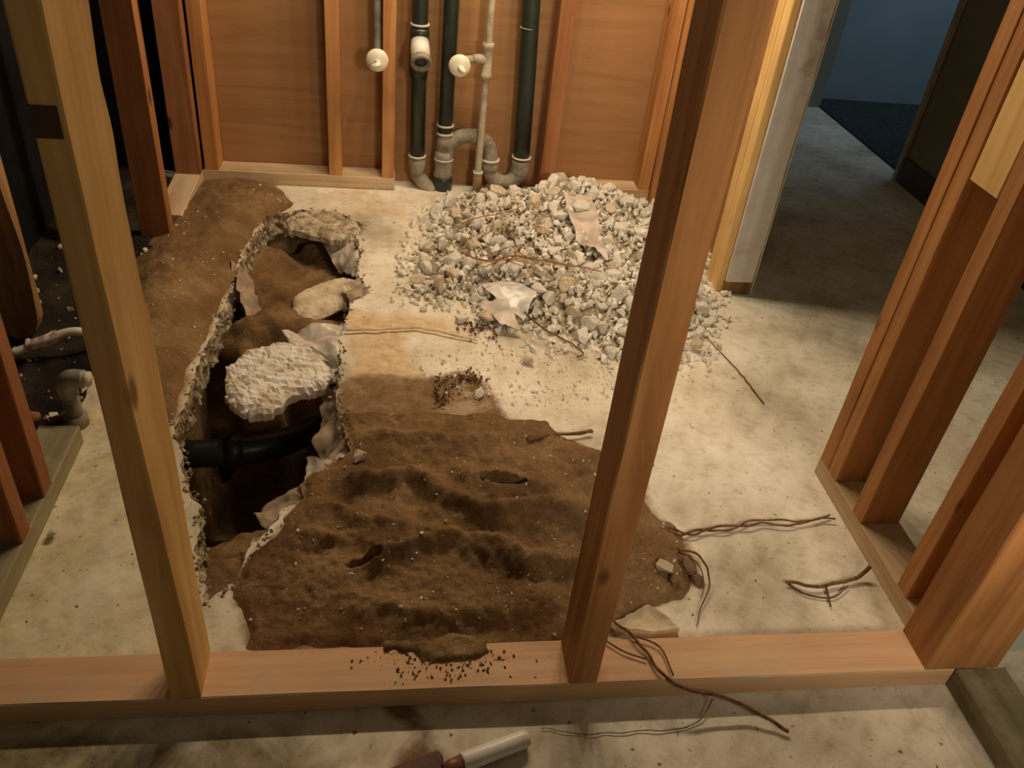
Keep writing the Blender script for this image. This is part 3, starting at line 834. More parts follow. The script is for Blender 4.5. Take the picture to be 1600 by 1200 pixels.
def drain_right():
    root = empty('drain_trap', (0.47, 3.02, 0))
    tube('pipe', [(0.004, 0, 0.12), (-0.005, 0, 0.4), (-0.018, 0, 0.69), (-0.05, 0, 2.2)], 0.031, M_ABS, root, 18)
    ring(root, (0.004, 0, 0.140), 0.034)
    u = smooth_path([(0.003, 0, 0.13), (0.002, 0, 0.085), (-0.018, 0, 0.05), (-0.052, 0, 0.036), (-0.088, 0, 0.046), (-0.110, 0, 0.075), (-0.113, 0, 0.10)], 6)
    tube('trap_bend', u, [0.034] * 8 + [0.029] * (len(u) - 8), M_CASTGREY, root, 18)
    lathe('coupling', [(0, 0.082), (0.031, 0.082), (0.033, 0.09), (0.033, 0.125), (0, 0.125)], M_CASTGREY, root, 22, (-0.113, 0, 0))
    ring(root, (-0.113, 0, 0.124), 0.033)
    p = lathe('paint_splash', [(0.0, 0), (0.0318, 0), (0.0318, 0.001), (0, 0.001)], M_RING, root, 18, (-0.017, 0, 0.60))
    props(root, 'thick right dark drain pipe ending in a grey u-shaped trap', 'pipe')
drain_right()

def supply_right():
    root = empty('supply_pipe', (0.311, 2.985, 0))
    tube('pipe', [(0, 0, 0.0), (0.0, 0, 0.10), (0.003, 0, 0.42), (0.003, 0, 0.67), (0.004, 0, 2.2)], 0.0125, M_SUPPLY, root)
    c = lathe('foot_coupling', [(0, 0), (0.016, 0), (0.017, 0.08), (0.016, 0.085), (0, 0.085)], M_COPPER, root, 18)
    ring(root, (0, 0, 0.086), 0.016, 0.008)
    lathe('tee', [(0, 0.43), (0.020, 0.43), (0.020, 0.445), (0.017, 0.45), (0.017, 0.53), (0.020, 0.535), (0.020, 0.55), (0, 0.55)], M_SUPPLY, root, 20, (0.003, 0, 0))
    tube('tee_branch', [(0.0, 0, 0.495), (-0.03, -0.002, 0.495), (-0.045, -0.004, 0.495)], [0.017, 0.016, 0.014], M_SUPPLY, root)
    props(root, 'thin grey supply pipe rising in front of the arched bend', 'pipe')
supply_right()
valve(0.216, 2.95, 0.482, [(0.216, 2.962, 0.482), (0.222, 2.975, 0.486), (0.24, 2.981, 0.49), (0.265, 2.982, 0.493)], 'round cream valve cap on the side branch of the grey supply pipe', True, 1)

# ------------------------------------------------------------------ things at the far left
def leaning_board():
    o = G(38, 523, 0.02)
    V = []; F = []
    n = 24
    for i in range(n + 1):
        t = i / n
        z = 0.0 + 0.62 * t
        w = 0.052 * math.sqrt(max(0.02, 1 - max(0.0, 1 - t * 9) ** 2)) 
        yb = 0.03 * t
        for s in (-1, 1):
            V.append((s * w - 0.015 * t, -0.012 + yb - (0.012 * math.cos(t * 9)), z)); 
        for s in (1, -1):
            V.append((s * w - 0.015 * t, 0.020 + yb, z))
    for i in range(n):
        for k in range(4):
            k2 = (k + 1) % 4
            F.append((4 * i + k, 4 * i + k2, 4 * i + 4 + k2, 4 * i + 4 + k))
    F.append((3, 2, 1, 0)); F.append(tuple(4 * n + k for k in range(4)))
    ob = link('old_board', me_py('old_board', V, F), W_OLD, None, o)
    props(ob, 'weathered brown board with rounded foot leaning against the black left wall', 'board')
leaning_board()
def hose():
    root = empty('flexible_hose', G(60, 535, 0.06))
    o = root.location
    pts = [G(18, 552, 0.05), G(50, 541, 0.06), G(75, 531, 0.075), G(98, 521, 0.085), G(125, 518, 0.085), G(155, 528, 0.06), G(175, 545, 0.04)]
    pts = smooth_path(pts, 6)
    tube('tube', [p - o for p in pts], 0.0105, M_CABLE, root)
    tag = [G(45, 541, 0.060), G(58, 537, 0.066), G(75, 531, 0.075), G(92, 523, 0.083)]
    tube('paper_tag', [p - o for p in smooth_path(tag, 4)], 0.015, M_TAG, root, 14, False)
    props(root, 'pale flexible hose with a pinkish paper tag on the dark soil at left', 'hose')
hose()
def faucet():
    b = Vector((-0.712, 1.59, 0.0))
    root = empty('pipe_elbow', b)
    tube('riser', [(0, 0, 0), (0, 0, 0.095)], 0.019, M_GALV, root)
    tube('elbow', smooth_path([(0, 0, 0.085), (-0.002, 0, 0.115), (0.012, 0, 0.13), (0.04, 0.0, 0.13)], 5), [0.021] * 16, M_GALV, root)
    lathe('end_cap', [(0, 0), (0.017, 0), (0.017, 0.012), (0, 0.014)], M_RING, root, 18, (0.04, 0, 0.13), (0, math.pi / 2, 0))
    lathe('collar', [(0, 0.0), (0.026, 0.0), (0.026, 0.03), (0, 0.034)], M_CASTGREY, root, 18)
    props(root, 'grey metal pipe elbow standing at the end of the green-stained plate', 'pipe fitting')
    r2 = tube('rusty_pipe', [(-0.93, 1.60, 0.022), (-0.79, 1.585, 0.022)], 0.014, M_REDROOT)
    props(r2, 'short rusty pipe lying left of the metal elbow', 'pipe')
faucet()

# ------------------------------------------------------------------ broken stone
def rock_me(name, seed, n=16, sx=1.0, sy=0.8, sz=0.6, detail=True):
    rr = random.Random(seed)
    bm = bmesh.new()
    for _ in range(n):
        v = Vector((rr.gauss(0, 1), rr.gauss(0, 1), rr.gauss(0, 1))).normalized() * rr.uniform(0.8, 1.0)
        bm.verts.new((v.x * 0.5 * sx, v.y * 0.5 * sy, v.z * 0.5 * sz))
    r = bmesh.ops.convex_hull(bm, input=bm.verts[:])
    bmesh.ops.delete(bm, geom=[g for g in r['geom_interior'] if isinstance(g, bmesh.types.BMVert)], context='VERTS')
    if detail:
        bmesh.ops.bevel(bm, geom=bm.edges[:], offset=0.018, segments=1, affect='EDGES')
        bmesh.ops.triangulate(bm, faces=bm.faces[:])
        bmesh.ops.subdivide_edges(bm, edges=[e for e in bm.edges if e.calc_length() > 0.12], cuts=1, use_grid_fill=True)
        for v in bm.verts:
            v.co += v.co.normalized() * 0.035 * mnoise.noise(v.co * 7 + Vector((seed, 0, 0)))
    return me_bm(name, bm)
ROCKS = []
for k in range(16):
    me = rock_me('concrete_chunk', 100 + k, random.Random(k).choice([12, 14, 18, 24]), 1.0, random.Random(k + 5).uniform(0.65, 0.95), random.Random(k + 9).uniform(0.45, 0.8))
    me.materials.append(M_STONE)
    ROCKS.append(me)
ROCKS_TAN = []
for me in ROCKS[:8]:
    m2 = me.copy(); m2.materials.clear(); m2.materials.append(M_STONE2); ROCKS_TAN.append(m2)

PILE = GP([(655, 385), (690, 330), (750, 300), (800, 300), (880, 285), (960, 300), (1045, 325), (1110, 420), (1110, 500), (1075, 560), (1000, 575), (930, 545),
           (850, 530), (790, 500), (740, 480), (650, 470)])
def h_pile(x, y):
    s = sdf(x, y, PILE) + 0.05 * (fbm(x, y, 8, 3, 50.0) - 0.5)
    m = sstep(-0.02, 0.26, s)
    return m * (0.060 + 0.05 * gauss(x, y, 880, 330, 0.16, 0.18) + 0.03 * (fbm(x, y, 7, 3, 51.0) - 0.5)) - 0.004
me = hf_mesh('rubble_bed', -0.05, 1.12, 1.7, 2.97, 0.015, lambda x, y: h_pile(x, y) + 0.02 * (fbm(x, y, 40, 3, 52.) - 0.5) * sstep(-0.01, 0.1, sdf(x, y, PILE)),
             M_GRIT, lambda X, Y, Z: (sdf(X, Y, PILE) > 0.01) & (Z > 0.002))
props(link('rubble_bed', me), 'fine crushed concrete forming the core of the rubble heap', 'rubble', kind='stuff')

def hp(x, y): return float(max(0.0, h_pile(np.array([x]), np.array([y]))[0]))
class Grid:
    def __init__(s, c): s.c = c; s.d = {}
    def near(s, x, y, r):
        k = int(r / s.c) + 1; a, b = int(math.floor(x / s.c)), int(math.floor(y / s.c))
        for i in range(a - k, a + k + 1):
            for j in range(b - k, b + k + 1):
                for q in s.d.get((i, j), ()):
                    yield q
    def add(s, x, y, r): s.d.setdefault((int(math.floor(x / s.c)), int(math.floor(y / s.c))), []).append((x, y, r))
grid = Grid(0.05)
RR = random.Random(99)
# the stones one can tell apart
NAMED = [
    (872, 283, 0.105, 'pale angular concrete lump crowning the back of the rubble against the back stud', 0),
    (762, 492, 0.085, 'large tan concrete chunk at the front left corner of the rubble', 1),
    (722, 496, 0.055, 'pale pebble-like chunk beside the large tan chunk at the heap\'s front left', 0),
    (1046, 503, 0.07, 'white angular chunk hidden partly behind the mid-frame stud', 0),
    (975, 515, 0.06, 'pale wedge-shaped chunk at the front right of the rubble by the orange stud', 0),
    (908, 525, 0.075, 'flat pale chunk at the front edge of the rubble below the twig', 0),
    (896, 480, 0.07, 'tan pyramid-shaped chunk in the front right of the rubble', 1),
    (708, 405, 0.085, 'grey upright chunk with a peaked top at the left side of the rubble', 0),
    (712, 330, 0.06, 'tan chunk at the back left edge of the rubble heap', 1),
    (885, 440, 0.07, 'brownish-white chunk right of the shiny plastic scrap', 1),
    (845, 380, 0.07, 'light chunk in the centre of the rubble above the reddish roots', 0),
    (960, 430, 0.065, 'grey chunk in the right half of the rubble near the tall film', 0),
    (825, 562, 0.045, 'lone round stone on the bare slab in front of the rubble', 1),
    (748, 614, 0.040, 'small white pebble on the sand edge between mound and bare slab', 0),
    (765, 290, 0.045, 'white stone on the slab below the trap, behind the rubble', 0),
]
def place_rock(x, y, z, s, me, label, group=None, rr=RR, name='concrete_chunk', flat=False, cat='stone'):
    o = link(name, me, None, None, (x, y, z), (rr.uniform(-.5, .5), rr.uniform(-.5, .5), rr.uniform(0, 6.28)) if flat else (rr.uniform(0, 6.28), rr.uniform(0, 6.28), rr.uniform(0, 6.28)))
    o.scale = (s, s, s)
    props(o, label, cat, group)
    return o
for i, (px, py, s, lab, t) in enumerate(NAMED):
    p = G(px, py, 0.03); z = hp(p.x, p.y)
    p = G(px, py, z + 0.3 * s)
    z = hp(p.x, p.y)
    place_rock(p.x, p.y, z + 0.27 * s, s, (ROCKS_TAN if t else ROCKS)[(i * 5) % 8], lab, flat=True)
    grid.add(p.x, p.y, s * 0.42)
pxs = [p[0] for p in PILE]; pys = [p[1] for p in PILE]
cnt = 0; tries = 0
while cnt < 285 and tries < 60000:
    tries += 1
    x = RR.uniform(min(pxs), max(pxs)); y = RR.uniform(min(pys), max(pys))
    d = float(sdf(np.array([x]), np.array([y]), PILE)[0])
    if d < -0.02: continue
    f = tries / 60000
    s = RR.uniform(0.062, 0.088) if cnt < 95 else RR.uniform(0.040, 0.060)
    if d < 0.05: s *= 0.75
    if any((x - a) ** 2 + (y - b) ** 2 < ((s * 0.36 + r) * 0.80) ** 2 for a, b, r in grid.near(x, y, 0.1)): continue
    if y > 2.93 - s * 0.5 and (x < 0.0 or x > 0.52): continue
    if y > 2.955 - s * .5: continue
    grid.add(x, y, s * 0.36)
    tan = RR.random() < (0.35 if x < 0.5 else 0.06)
    zone = ('back' if y > 2.55 else 'front' if y < 2.1 else 'middle') + (' left' if x < 0.32 else ' right' if x > 0.68 else ' centre')
    lab = '%s %s piece of broken concrete in the %s of the rubble heap' % ('bigger' if s > 0.060 else 'smaller', 'tan' if tan else 'greyish-white', zone)
    place_rock(x, y, hp(x, y) + s * RR.uniform(0.22, 0.42), s, (RR.choice(ROCKS_TAN) if tan else RR.choice(ROCKS)),
               lab, 'broken concrete pieces in the rubble heap')
    cnt += 1

# crumbs: small stones too many to count
def crumbs(name, n, sampler, smin, smax, mat, label, seed):
    rr = random.Random(seed)
    protos = []
    for k in range(6):
        bm = bmesh.new()
        for _ in range(9):
            v = Vector((rr.gauss(0, 1), rr.gauss(0, 1), rr.gauss(0, 1))).normalized()
            bm.verts.new((v.x * 0.5, v.y * 0.42, v.z * 0.34))
        bmesh.ops.convex_hull(bm, input=bm.verts[:])
        bm.verts.index_update()
        bm.verts.ensure_lookup_table()
        protos.append(([v.co.copy() for v in bm.verts], [[v.index for v in f.verts] for f in bm.faces]))
        bm.free()
    V, F = [], []
    c = 0; t = 0
    while c < n and t < n * 30:
        t += 1
        p = sampler(rr)
        if p is None: continue
        s = smin + (smax - smin) * rr.random() ** (1.5 if n > 3000 else 2.2)
        vs_, fs_ = rr.choice(protos)
        R = Euler((rr.uniform(0, 6), rr.uniform(0, 6), rr.uniform(0, 6))).to_matrix()
        b0 = len(V)
        for v in vs_: V.append(Vector(p) + R @ (v * s) + Vector((0, 0, s * 0.2)))
        for f in fs_: F.append([b0 + i for i in f])
        c += 1
    me = bpy.data.meshes.new(name)
    me.from_pydata([tuple(v) for v in V], [], F); me.update()
    me.materials.append(mat)
    return props(link(name, me), label, 'gravel', kind='stuff')
def samp_pile(rr):
    x = rr.uniform(min(pxs) - .08, max(pxs) + .05); y = rr.uniform(min(pys) - .08, min(2.96, max(pys)))
    d = float(sdf(np.array([x]), np.array([y]), PILE)[0])
    if d < -0.09 + 0.09 * rr.random(): return None
    return (x, y, hp(x, y) + (0.015 * rr.random() if d > 0.03 else 0))
crumbs('concrete_gravel', 3200, samp_pile, 0.012, 0.038, M_STONE, 'small concrete gravel filling and fringing the rubble heap', 5)
SC = GP([(700, 540), (830, 540), (1000, 580), (1010, 600), (900, 640), (760, 640), (690, 620), (640, 560)])
scx = [p[0] for p in SC]; scy = [p[1] for p in SC]
SC2 = GP([(1080, 470), (1150, 500), (1180, 560), (1100, 640), (1040, 760), (1060, 560)])
def samp_slab(rr):
    if rr.random() < 0.55:
        x = rr.uniform(min(scx), max(scx)); y = rr.uniform(min(scy), max(scy)); P_ = SC
    elif rr.random() < 0.6:
        x = rr.uniform(0.5, 1.0); y = rr.uniform(1.2, 2.3); P_ = SC2
    else:
        p = G(rr.uniform(440, 700), rr.uniform(292, 520)); x, y = p.x, p.y; P_ = None
        if rr.random() < 0.7: return None
    if P_ and float(sdf(np.array([x]), np.array([y]), P_)[0]) < 0: return None
    if float(sdf(np.array([x]), np.array([y]), RING)[0]) > -0.01: return None
    if -0.74 < x < 1.0 and y > 2.96: return None
    return (x, y, 0.0)
crumbs('slab_crumbs', 420, samp_slab, 0.004, 0.016, M_STONE, 'loose pale crumbs scattered over the bare slab around the rubble', 6)
def samp_dirt(rr):
    p = G(rr.uniform(390, 1060), rr.uniform(690, 1000)); x, y = p.x, p.y
    if y < 0.935: return None
    z = float(h_front(np.array([x]), np.array([y]))[0])
    if z < 0.004 or float(sdf(np.array([x]), np.array([y]), RING)[0]) > -0.012: return None
    return (x, y, z - 0.001)
crumbs('dirt_pebbles', 420, samp_dirt, 0.0025, 0.010, M_STONE, 'tiny pale pebbles sprinkled on the dirt mound', 8)
def samp_dirt2(rr):
    p = G(rr.uniform(200, 450), rr.uniform(290, 640)); x, y = p.x, p.y
    z = float(h_left(np.array([x]), np.array([y]))[0])
    if z < 0.004 or float(sdf(np.array([x]), np.array([y]), RING)[0]) > -0.012: return None
    return (x, y, z - 0.001)
crumbs('bank_pebbles', 160, samp_dirt2, 0.003, 0.010, M_STONE, 'tiny pale pebbles sprinkled on the dirt bank left of the trench', 9)
def samp_edge(rr):
    i = rr.randrange(len(RING)); p = RING[i]
    q = (p[0] + rr.uniform(-.016, .016), p[1] + rr.uniform(-.016, .016))
    inside = float(sdf(np.array([q[0]]), np.array([q[1]]), RING)[0])
    if p[0] > -0.1 and q[1] > 1.3 and rr.random() < 0.6: return None
    return (q[0], q[1], (-0.004 if inside < 0 else -rr.uniform(0.004, 0.06)))
crumbs('rim_crumbs', 900, samp_edge, 0.006, 0.020, M_CRUMB, 'crumbling concrete bits clinging to the broken rim of the trench', 10)
def samp_chase(rr):
    x = rr.uniform(-1.0, -0.72); y = rr.uniform(1.56, 2.4)
    return (x, y, float(h_chase(np.array([x]), np.array([y]))[0]))
crumbs('chase_debris', 110, samp_chase, 0.005, 0.03, M_STONE2, 'scraps of rubble on the black soil at far left', 12)

def samp_spill(rr):
    q = G(rr.gauss(700, 60), 1015 + abs(rr.gauss(0, 22)), 0.049)
    if q.y < 0.838 or q.y > 0.924: return None
    return (q.x, q.y, 0.0475)
crumbs('plate_crumbs', 330, samp_spill, 0.002, 0.009, M_DIRT, 'brown crumbs of dirt strewn over the foreground plate', 14)
CL = [(700, 600, 0.022), (735, 590, 0.016), (690, 622, 0.018), (760, 522, 0.03), (735, 510, 0.02), (800, 400, 0.05), (790, 412, 0.04)]
def samp_clump(rr):
    a, b, w = rr.choice(CL)
    q = G(a, b, 0.005); x = q.x + rr.gauss(0, w); y = q.y + rr.gauss(0, w)
    z = max(0.0, hp(x, y) + (0.03 if b < 450 else 0.0)) + abs(rr.gauss(0, 0.006))
    return (x, y, z)
crumbs('earth_clumps', 700, samp_clump, 0.003, 0.013, M_CLUMP, 'reddish-brown earth clumps at the rubble centre, its front left corner and the sand edge', 15)
# clods and stones at the right end of the mound, stones in the dirt
BR = []
for k in range(4):
    me = rock_me('clod', 300 + k, 20, 1, .85, .7); me.materials.append(M_STONE3); BR.append(me)
def on_dirt(px, py, s, me, lab, name='stone', group=None):
    p = G(px, py, 0.01); z = float(h_front(np.array([p.x]), np.array([p.y]))[0]); z = max(z, 0)
    p = G(px, py, z + s * 0.25)
    place_rock(p.x, p.y, z + 0.2 * s, s, me, lab, group, name=name, flat=True)
on_dirt(1078, 880, 0.055, BR[0], 'brown clod caught in the roots at the right end of the mound', 'dirt_clod')
on_dirt(1040, 885, 0.050, ROCKS_TAN[2], 'tan stone left of the root-bound clod at the right end of the mound')
on_dirt(1090, 905, 0.040, BR[1], 'small dark clod in front of the root-bound clod', 'dirt_clod')
on_dirt(1055, 905, 0.035, BR[2], 'dark clod between the tan stone and the thin arching root', 'dirt_clod')
on_dirt(626, 948, 0.013, ROCKS[3], 'single white pebble on the front of the dirt mound')
on_dirt(560, 712, 0.05, ROCKS_TAN[4], 'yellowish upright stone by the trench rim on the mound', )
p = G(120, 492 + 330, 0.01)
place_rock(-0.655, 1.24, 0.012, 0.035, ROCKS[5], 'pale stone lying against the green-stained plate', None, flat=True, name='concrete_chunk')

# ------------------------------------------------------------------ things in the trench
def slab_piece(name, outline, z, th, mat, label, amp=0.012, tilt=(0, 0), fold=0.0, seed=1, cat='concrete', step=0.007, fs=60):
    poly = dense_ring(GP(outline, z), 0.008, 0.011 if fold > 0.003 else 0.006, seed)
    xs = [p[0] for p in poly]; ys = [p[1] for p in poly]
    cx = sum(xs) / len(xs); cyy = sum(ys) / len(ys)
    pts = [Vector((a, b)) for a, b in poly]
    nr = len(pts)
    X, Y = np.meshgrid(np.arange(min(xs), max(xs), step), np.arange(min(ys), max(ys), step))
    X = X.ravel(); Y = Y.ravel(); k = sdf(X, Y, poly) > step * 0.7
    for a, b in zip(X[k], Y[k]): pts.append(Vector((a, b)))
    vo, eo, fo, ov, oe, of = geometry.delaunay_2d_cdt(pts, [(i, (i + 1) % nr) for i in range(nr)], [], 0, 1e-6)
    A = np.array([(v.x, v.y) for v in vo]); F = np.array([f for f in fo])
    c = A[F].mean(axis=1); F = F[sdf(c[:, 0], c[:, 1], poly) > 0]
    d = np.abs(sdf(A[:, 0], A[:, 1], poly))
    x, y = A[:, 0], A[:, 1]
    n = fbm(x, y, fs * 0.35, 4, seed * 3.1)
    rid = 1 - np.abs(2 * fbm(x + 0.1 * n, y * 2.6, fs * 0.6, 3, seed) - 1)
    zt = z + amp * (n - 0.5) * 2 + fold * (rid - 0.75) * 3 + (x - cx) * tilt[0] + (y - cyy) * tilt[1] - 0.012 * np.exp(-d / 0.008)
    zb = z - th + amp * (fbm(x, y, 30, 3, seed + 5.) - 0.5) + (x - cx) * tilt[0] + (y - cyy) * tilt[1] + 0.012 * np.exp(-d / 0.008)
    N = len(A)
    V = [(a - cx, b - cyy, c_ - z) for a, b, c_ in zip(x, y, zt)] + [(a - cx, b - cyy, c_ - z) for a, b, c_ in zip(x, y, zb)]
    faces = []
    for f in F:
        a, b, c_ = (A[i] for i in f)
        f = tuple(int(i) for i in f)
        if (b[0] - a[0]) * (c_[1] - a[1]) - (b[1] - a[1]) * (c_[0] - a[0]) < 0: f = f[::-1]
        faces.append(f); faces.append(tuple(N + i for i in f[::-1]))
    idx = [None] * nr
    for i, o in enumerate(ov):
        for q in o:
            if q < nr: idx[q] = i
    for i in range(nr):
        j = (i + 1) % nr
        faces.append((idx[j], idx[i], N + idx[i], N + idx[j]))
    me = me_py(name, V, faces)
    o = link(name, me, mat, None, (cx, cyy, z))
    props(o, label, cat)
    return o
slab_piece('plaster_slab', [(350, 598), (352, 568), (382, 548), (430, 540), (478, 545), (508, 560), (520, 585), (505, 602), (470, 606), (448, 612), (425, 630), (385, 632), (356, 618)],
           -0.015, 0.045, M_PLASTER, 'white flaky crumpled slab lying across the trench opening', 0.004, (0.05, 0.15), 0.006, 4, 'slab', fs=60)
slab_piece('buried_slab', [(458, 455), (490, 442), (535, 435), (575, 445), (560, 470), (520, 482), (480, 492), (455, 480)], -0.03, 0.03, M_STONE2,
           'tan broken flake bridging the upper hole of the trench', 0.003, (0.1, 0.1), 0.002, 9, 'slab')
slab_piece('rim_slab', [(450, 338), (480, 328), (530, 333), (566, 352), (560, 366), (520, 368), (470, 358), (445, 350)], 0.006, 0.04, M_CRUMB,
           'mossy brown broken slab lip at the top end of the trench', 0.006, (0, 0.1), 0.004, 13, 'slab')
slab_piece('cardboard_scrap', [(985, 962), (1012, 948), (1040, 965), (1062, 985), (1030, 990), (985, 988), (955, 978)], 0.012, 0.005, M_STONE2,
           'flat tan scrap lying beside the plate near the mid-frame stud', 0.002, (0, 0), 0.0, 21, 'scrap')
slab_piece('plaster_flake', [(376, 880), (392, 848), (420, 838), (412, 858), (395, 880)], -0.02, 0.015, M_STONE, 'small pale flake standing at the near rim of the trench', 0.002, (0, 0.3), 0.0, 22, 'slab')

# old buried drain seen deep in the trench
def trench_pipe():
    a = G(262, 712, -0.24); b = G(395, 702, -0.24); c = G(470, 680, -0.27); d = G(540, 640, -0.32)
    root = empty('buried_drain', a)
    pts = smooth_path([a, b, c, d], 6)
    tube('pipe', [p - a for p in pts], 0.038, M_ABS, root, 18)
    t = (b - a).normalized()
    ring(root, (b - a) * 0.78, 0.038, 0.05, 'coupling', M_ABS, t, 0.007)
    props(root, 'black drain pipe crossing the dark bottom of the trench', 'pipe')
trench_pipe()

def film(name, quad, z4, mat, label, amp=0.02, n=34, seed=1, sc=16, thick=0.0012, cat='plastic sheet', rag=0.06):
    """crumpled sheet over the four photo corners at the given heights"""
    c = []
    for (px, py), z in zip(quad, z4):
        if z > 0.09:
            for _ in range(4):
                q = G(px, py, z); z = hp(q.x, q.y) + 0.035
        c.append(G(px, py, z))
    o = (c[0] + c[1] + c[2] + c[3]) / 4
    nrm = ((c[1] - c[0]).cross(c[3] - c[0])).normalized()
    V, F = [], []
    for side in (0, 1):
        for j in range(n + 1):
            for i in range(n + 1):
                u, v = i / n, j / n
                eu = u + rag * (mnoise.noise(Vector((v * 5, seed, 1 if u < .5 else 9))) ) * (abs(u - .5) * 2) ** 3 * (1 if u > .5 else -1)
                ev = v + rag * (mnoise.noise(Vector((u * 5, seed + 4, 3 if v < .5 else 7))) ) * (abs(v - .5) * 2) ** 3 * (1 if v > .5 else -1)
                p = (c[0] * (1 - eu) + c[1] * eu) * (1 - ev) + (c[3] * (1 - eu) + c[2] * eu) * ev
                q = p * sc
                q = q * 0.55; w = (1 - abs(mnoise.noise(q + Vector((seed, 0, 0)))) * 2.2) * 0.9 + 0.35 * abs(mnoise.noise(q * 2.6 + Vector((0, seed, 0))))
                p = p + nrm * (w - 0.4) * amp - nrm * thick * side
                V.append(p - o)
    N = (n + 1) ** 2
    for j in range(n):
        for i in range(n):
            a = j * (n + 1) + i
            F.append((a, a + 1, a + n + 2, a + n + 1)); F.append((N + a, N + a + n + 1, N + a + n + 2, N + a + 1))
    for i in range(n):
        for a, b in ((i, i + 1), (n * (n + 1) + i, n * (n + 1) + i + 1), (i * (n + 1), (i + 1) * (n + 1)), (i * (n + 1) + n, (i + 1) * (n + 1) + n)):
            F.append((a, b, N + b, N + a))
    ob = link(name, me_py(name, V, F, True), mat, None, o)
    props(ob, label, cat)
    return ob
film('plastic_film', [(440, 522), (535, 503), (532, 566), (470, 560)], [0.0, 0.012, -0.01, -0.01], M_FILM, 'crumpled milky film behind the white flaky slab in the trench', 0.02, seed=3, sc=22)
film('plastic_film', [(488, 545), (528, 560), (528, 600), (500, 590)], [0.0, 0.0, -0.05, -0.04], M_FILMW, 'white twisted film strip at the right tip of the flaky slab', 0.02, seed=4, sc=28)
film('plastic_film', [(498, 610), (528, 605), (552, 712), (490, 740)], [-0.06, 0.002, 0.004, -0.08], M_FILMB, 'soiled film hanging down the right rim of the deep trench', 0.03, seed=5, sc=22)
film('plastic_film', [(478, 715), (548, 705), (505, 755), (468, 772)], [-0.05, 0.006, 0.006, -0.04], M_FILM, 'pale torn film over the rim where the trench meets the mound', 0.025, seed=6, sc=26)
film('plastic_film', [(358, 408), (382, 402), (412, 492), (388, 492)], [0.016, -0.02, -0.06, -0.03], M_FILMB, 'brown-grey film flap on the left rim of the upper hole', 0.02, seed=7, sc=22)
film('plastic_film', [(500, 372), (566, 365), (560, 430), (528, 425)], [-0.05, -0.01, -0.01, -0.09], M_FILM, 'milky film lining the right side of the upper hole', 0.02, seed=8, sc=22)
film('plastic_film', [(532, 448), (560, 432), (580, 452), (548, 470)], [0.0, 0.006, 0.012, 0.006], M_FILMB, 'small pointed brown film scrap on the right rim of the upper hole', 0.02, seed=9, sc=26)
film('plastic_film', [(395, 800), (470, 752), (480, 775), (420, 838)], [-0.05, -0.01, 0.004, 0.004], M_FILMB, 'dirty film edge along the near right rim of the trench', 0.02, seed=10, sc=24)
film('plastic_film', [(745, 442), (800, 436), (838, 452), (818, 498)], [0.12, 0.12, 0.12, 0.12], M_FILMW, 'shiny white plastic scrap in the middle of the rubble', 0.03, seed=11, sc=14)
film('plastic_film', [(880, 300), (925, 300), (950, 410), (905, 380)], [0.15, 0.15, 0.13, 0.14], M_FILM, 'long beige film draped down the back of the rubble', 0.03, seed=12, sc=10)
film('plastic_film', [(745, 470), (790, 470), (815, 512), (780, 505)], [0.10, 0.10, 0.10, 0.10], M_FILM, 'dull tan film scrap just below the shiny white one', 0.02, seed=13, sc=14)

# ------------------------------------------------------------------ roots
def root_line(pxpts, zs, r0, r1, mat, label, strands=1, name='root', wob=0.006, seed=0, extra=None, twist=0.006, cat='root'):
    pts = [G(a, b, z) for (a, b), z in zip(pxpts, zs)] if hasattr(zs, '__len__') else [G(a, b, zs) for a, b in pxpts]
    sp_ = smooth_path(pts, 8)
    o = sp_[0].copy()
    V, F = [], []
    def addstrand(path, ra, rb):
        n = len(path)
        v, f = tube_geo(path, [max(0.0006, ra + (rb - ra) * i / (n - 1) * 1.0) * (1 + 0.25 * mnoise.noise(Vector((i * .7, seed, 2)))) for i in range(n)], 7)
        b0 = len(V)
        V.extend([a - o for a in v]); F.extend([tuple(b0 + q for q in g) for g in f])
    for s in range(strands):
        path = []
        for i, p in enumerate(sp_):
            ph = i * 0.2 + s * math.pi + 2.0 * mnoise.noise(p * 14)
            t = (sp_[min(i + 1, len(sp_) - 1)] - sp_[max(i - 1, 0)]).normalized()
            side = t.cross(Vector((0, 0, 1)))
            w = mnoise.noise_vector(p * 30 + Vector((seed + s * 9, 0, 0))) * wob
            q = p + side * (math.sin(ph) * twist if strands > 1 else 0) + Vector((w.x, w.y, abs(w.z) * 0.5)) + Vector((0, 0, (math.cos(ph) * 0.5 + 0.5) * twist * 0.5 if strands > 1 else 0))
            path.append(q)
        addstrand(path, r0 * (1 - 0.25 * s), r1)
    for e in (extra or []):
        ep = [G(a, b, z) for a, b, z in e]
        addstrand(smooth_path(ep, 5), r0 * 0.6, r1 * 0.5)
    ob = link(name, me_py(name, V, F, True), mat)
    ob.location = o
    props(ob, label, cat)
    return ob
root_line([(1000, 825), (1040, 828), (1070, 835), (1110, 828), (1150, 824), (1190, 815), (1240, 818), (1300, 808)], 0.008, 0.0035, 0.002, M_ROOT,
          'long twisted double root lying across the right side of the slab', 2, seed=1)
root_line([(1358, 884), (1340, 900), (1310, 912), (1280, 916), (1250, 912), (1230, 912)], [0.03, 0.012, 0.010, 0.010, 0.01, 0.01], 0.0045, 0.003, M_ROOT,
          'short looped root by the right-hand plate', 1, seed=2, extra=[[(1232, 912, .006), (1258, 928, .005), (1300, 934, .005), (1325, 915, .008)], [(1290, 916, .008), (1294, 930, .006), (1298, 948, .005)]])
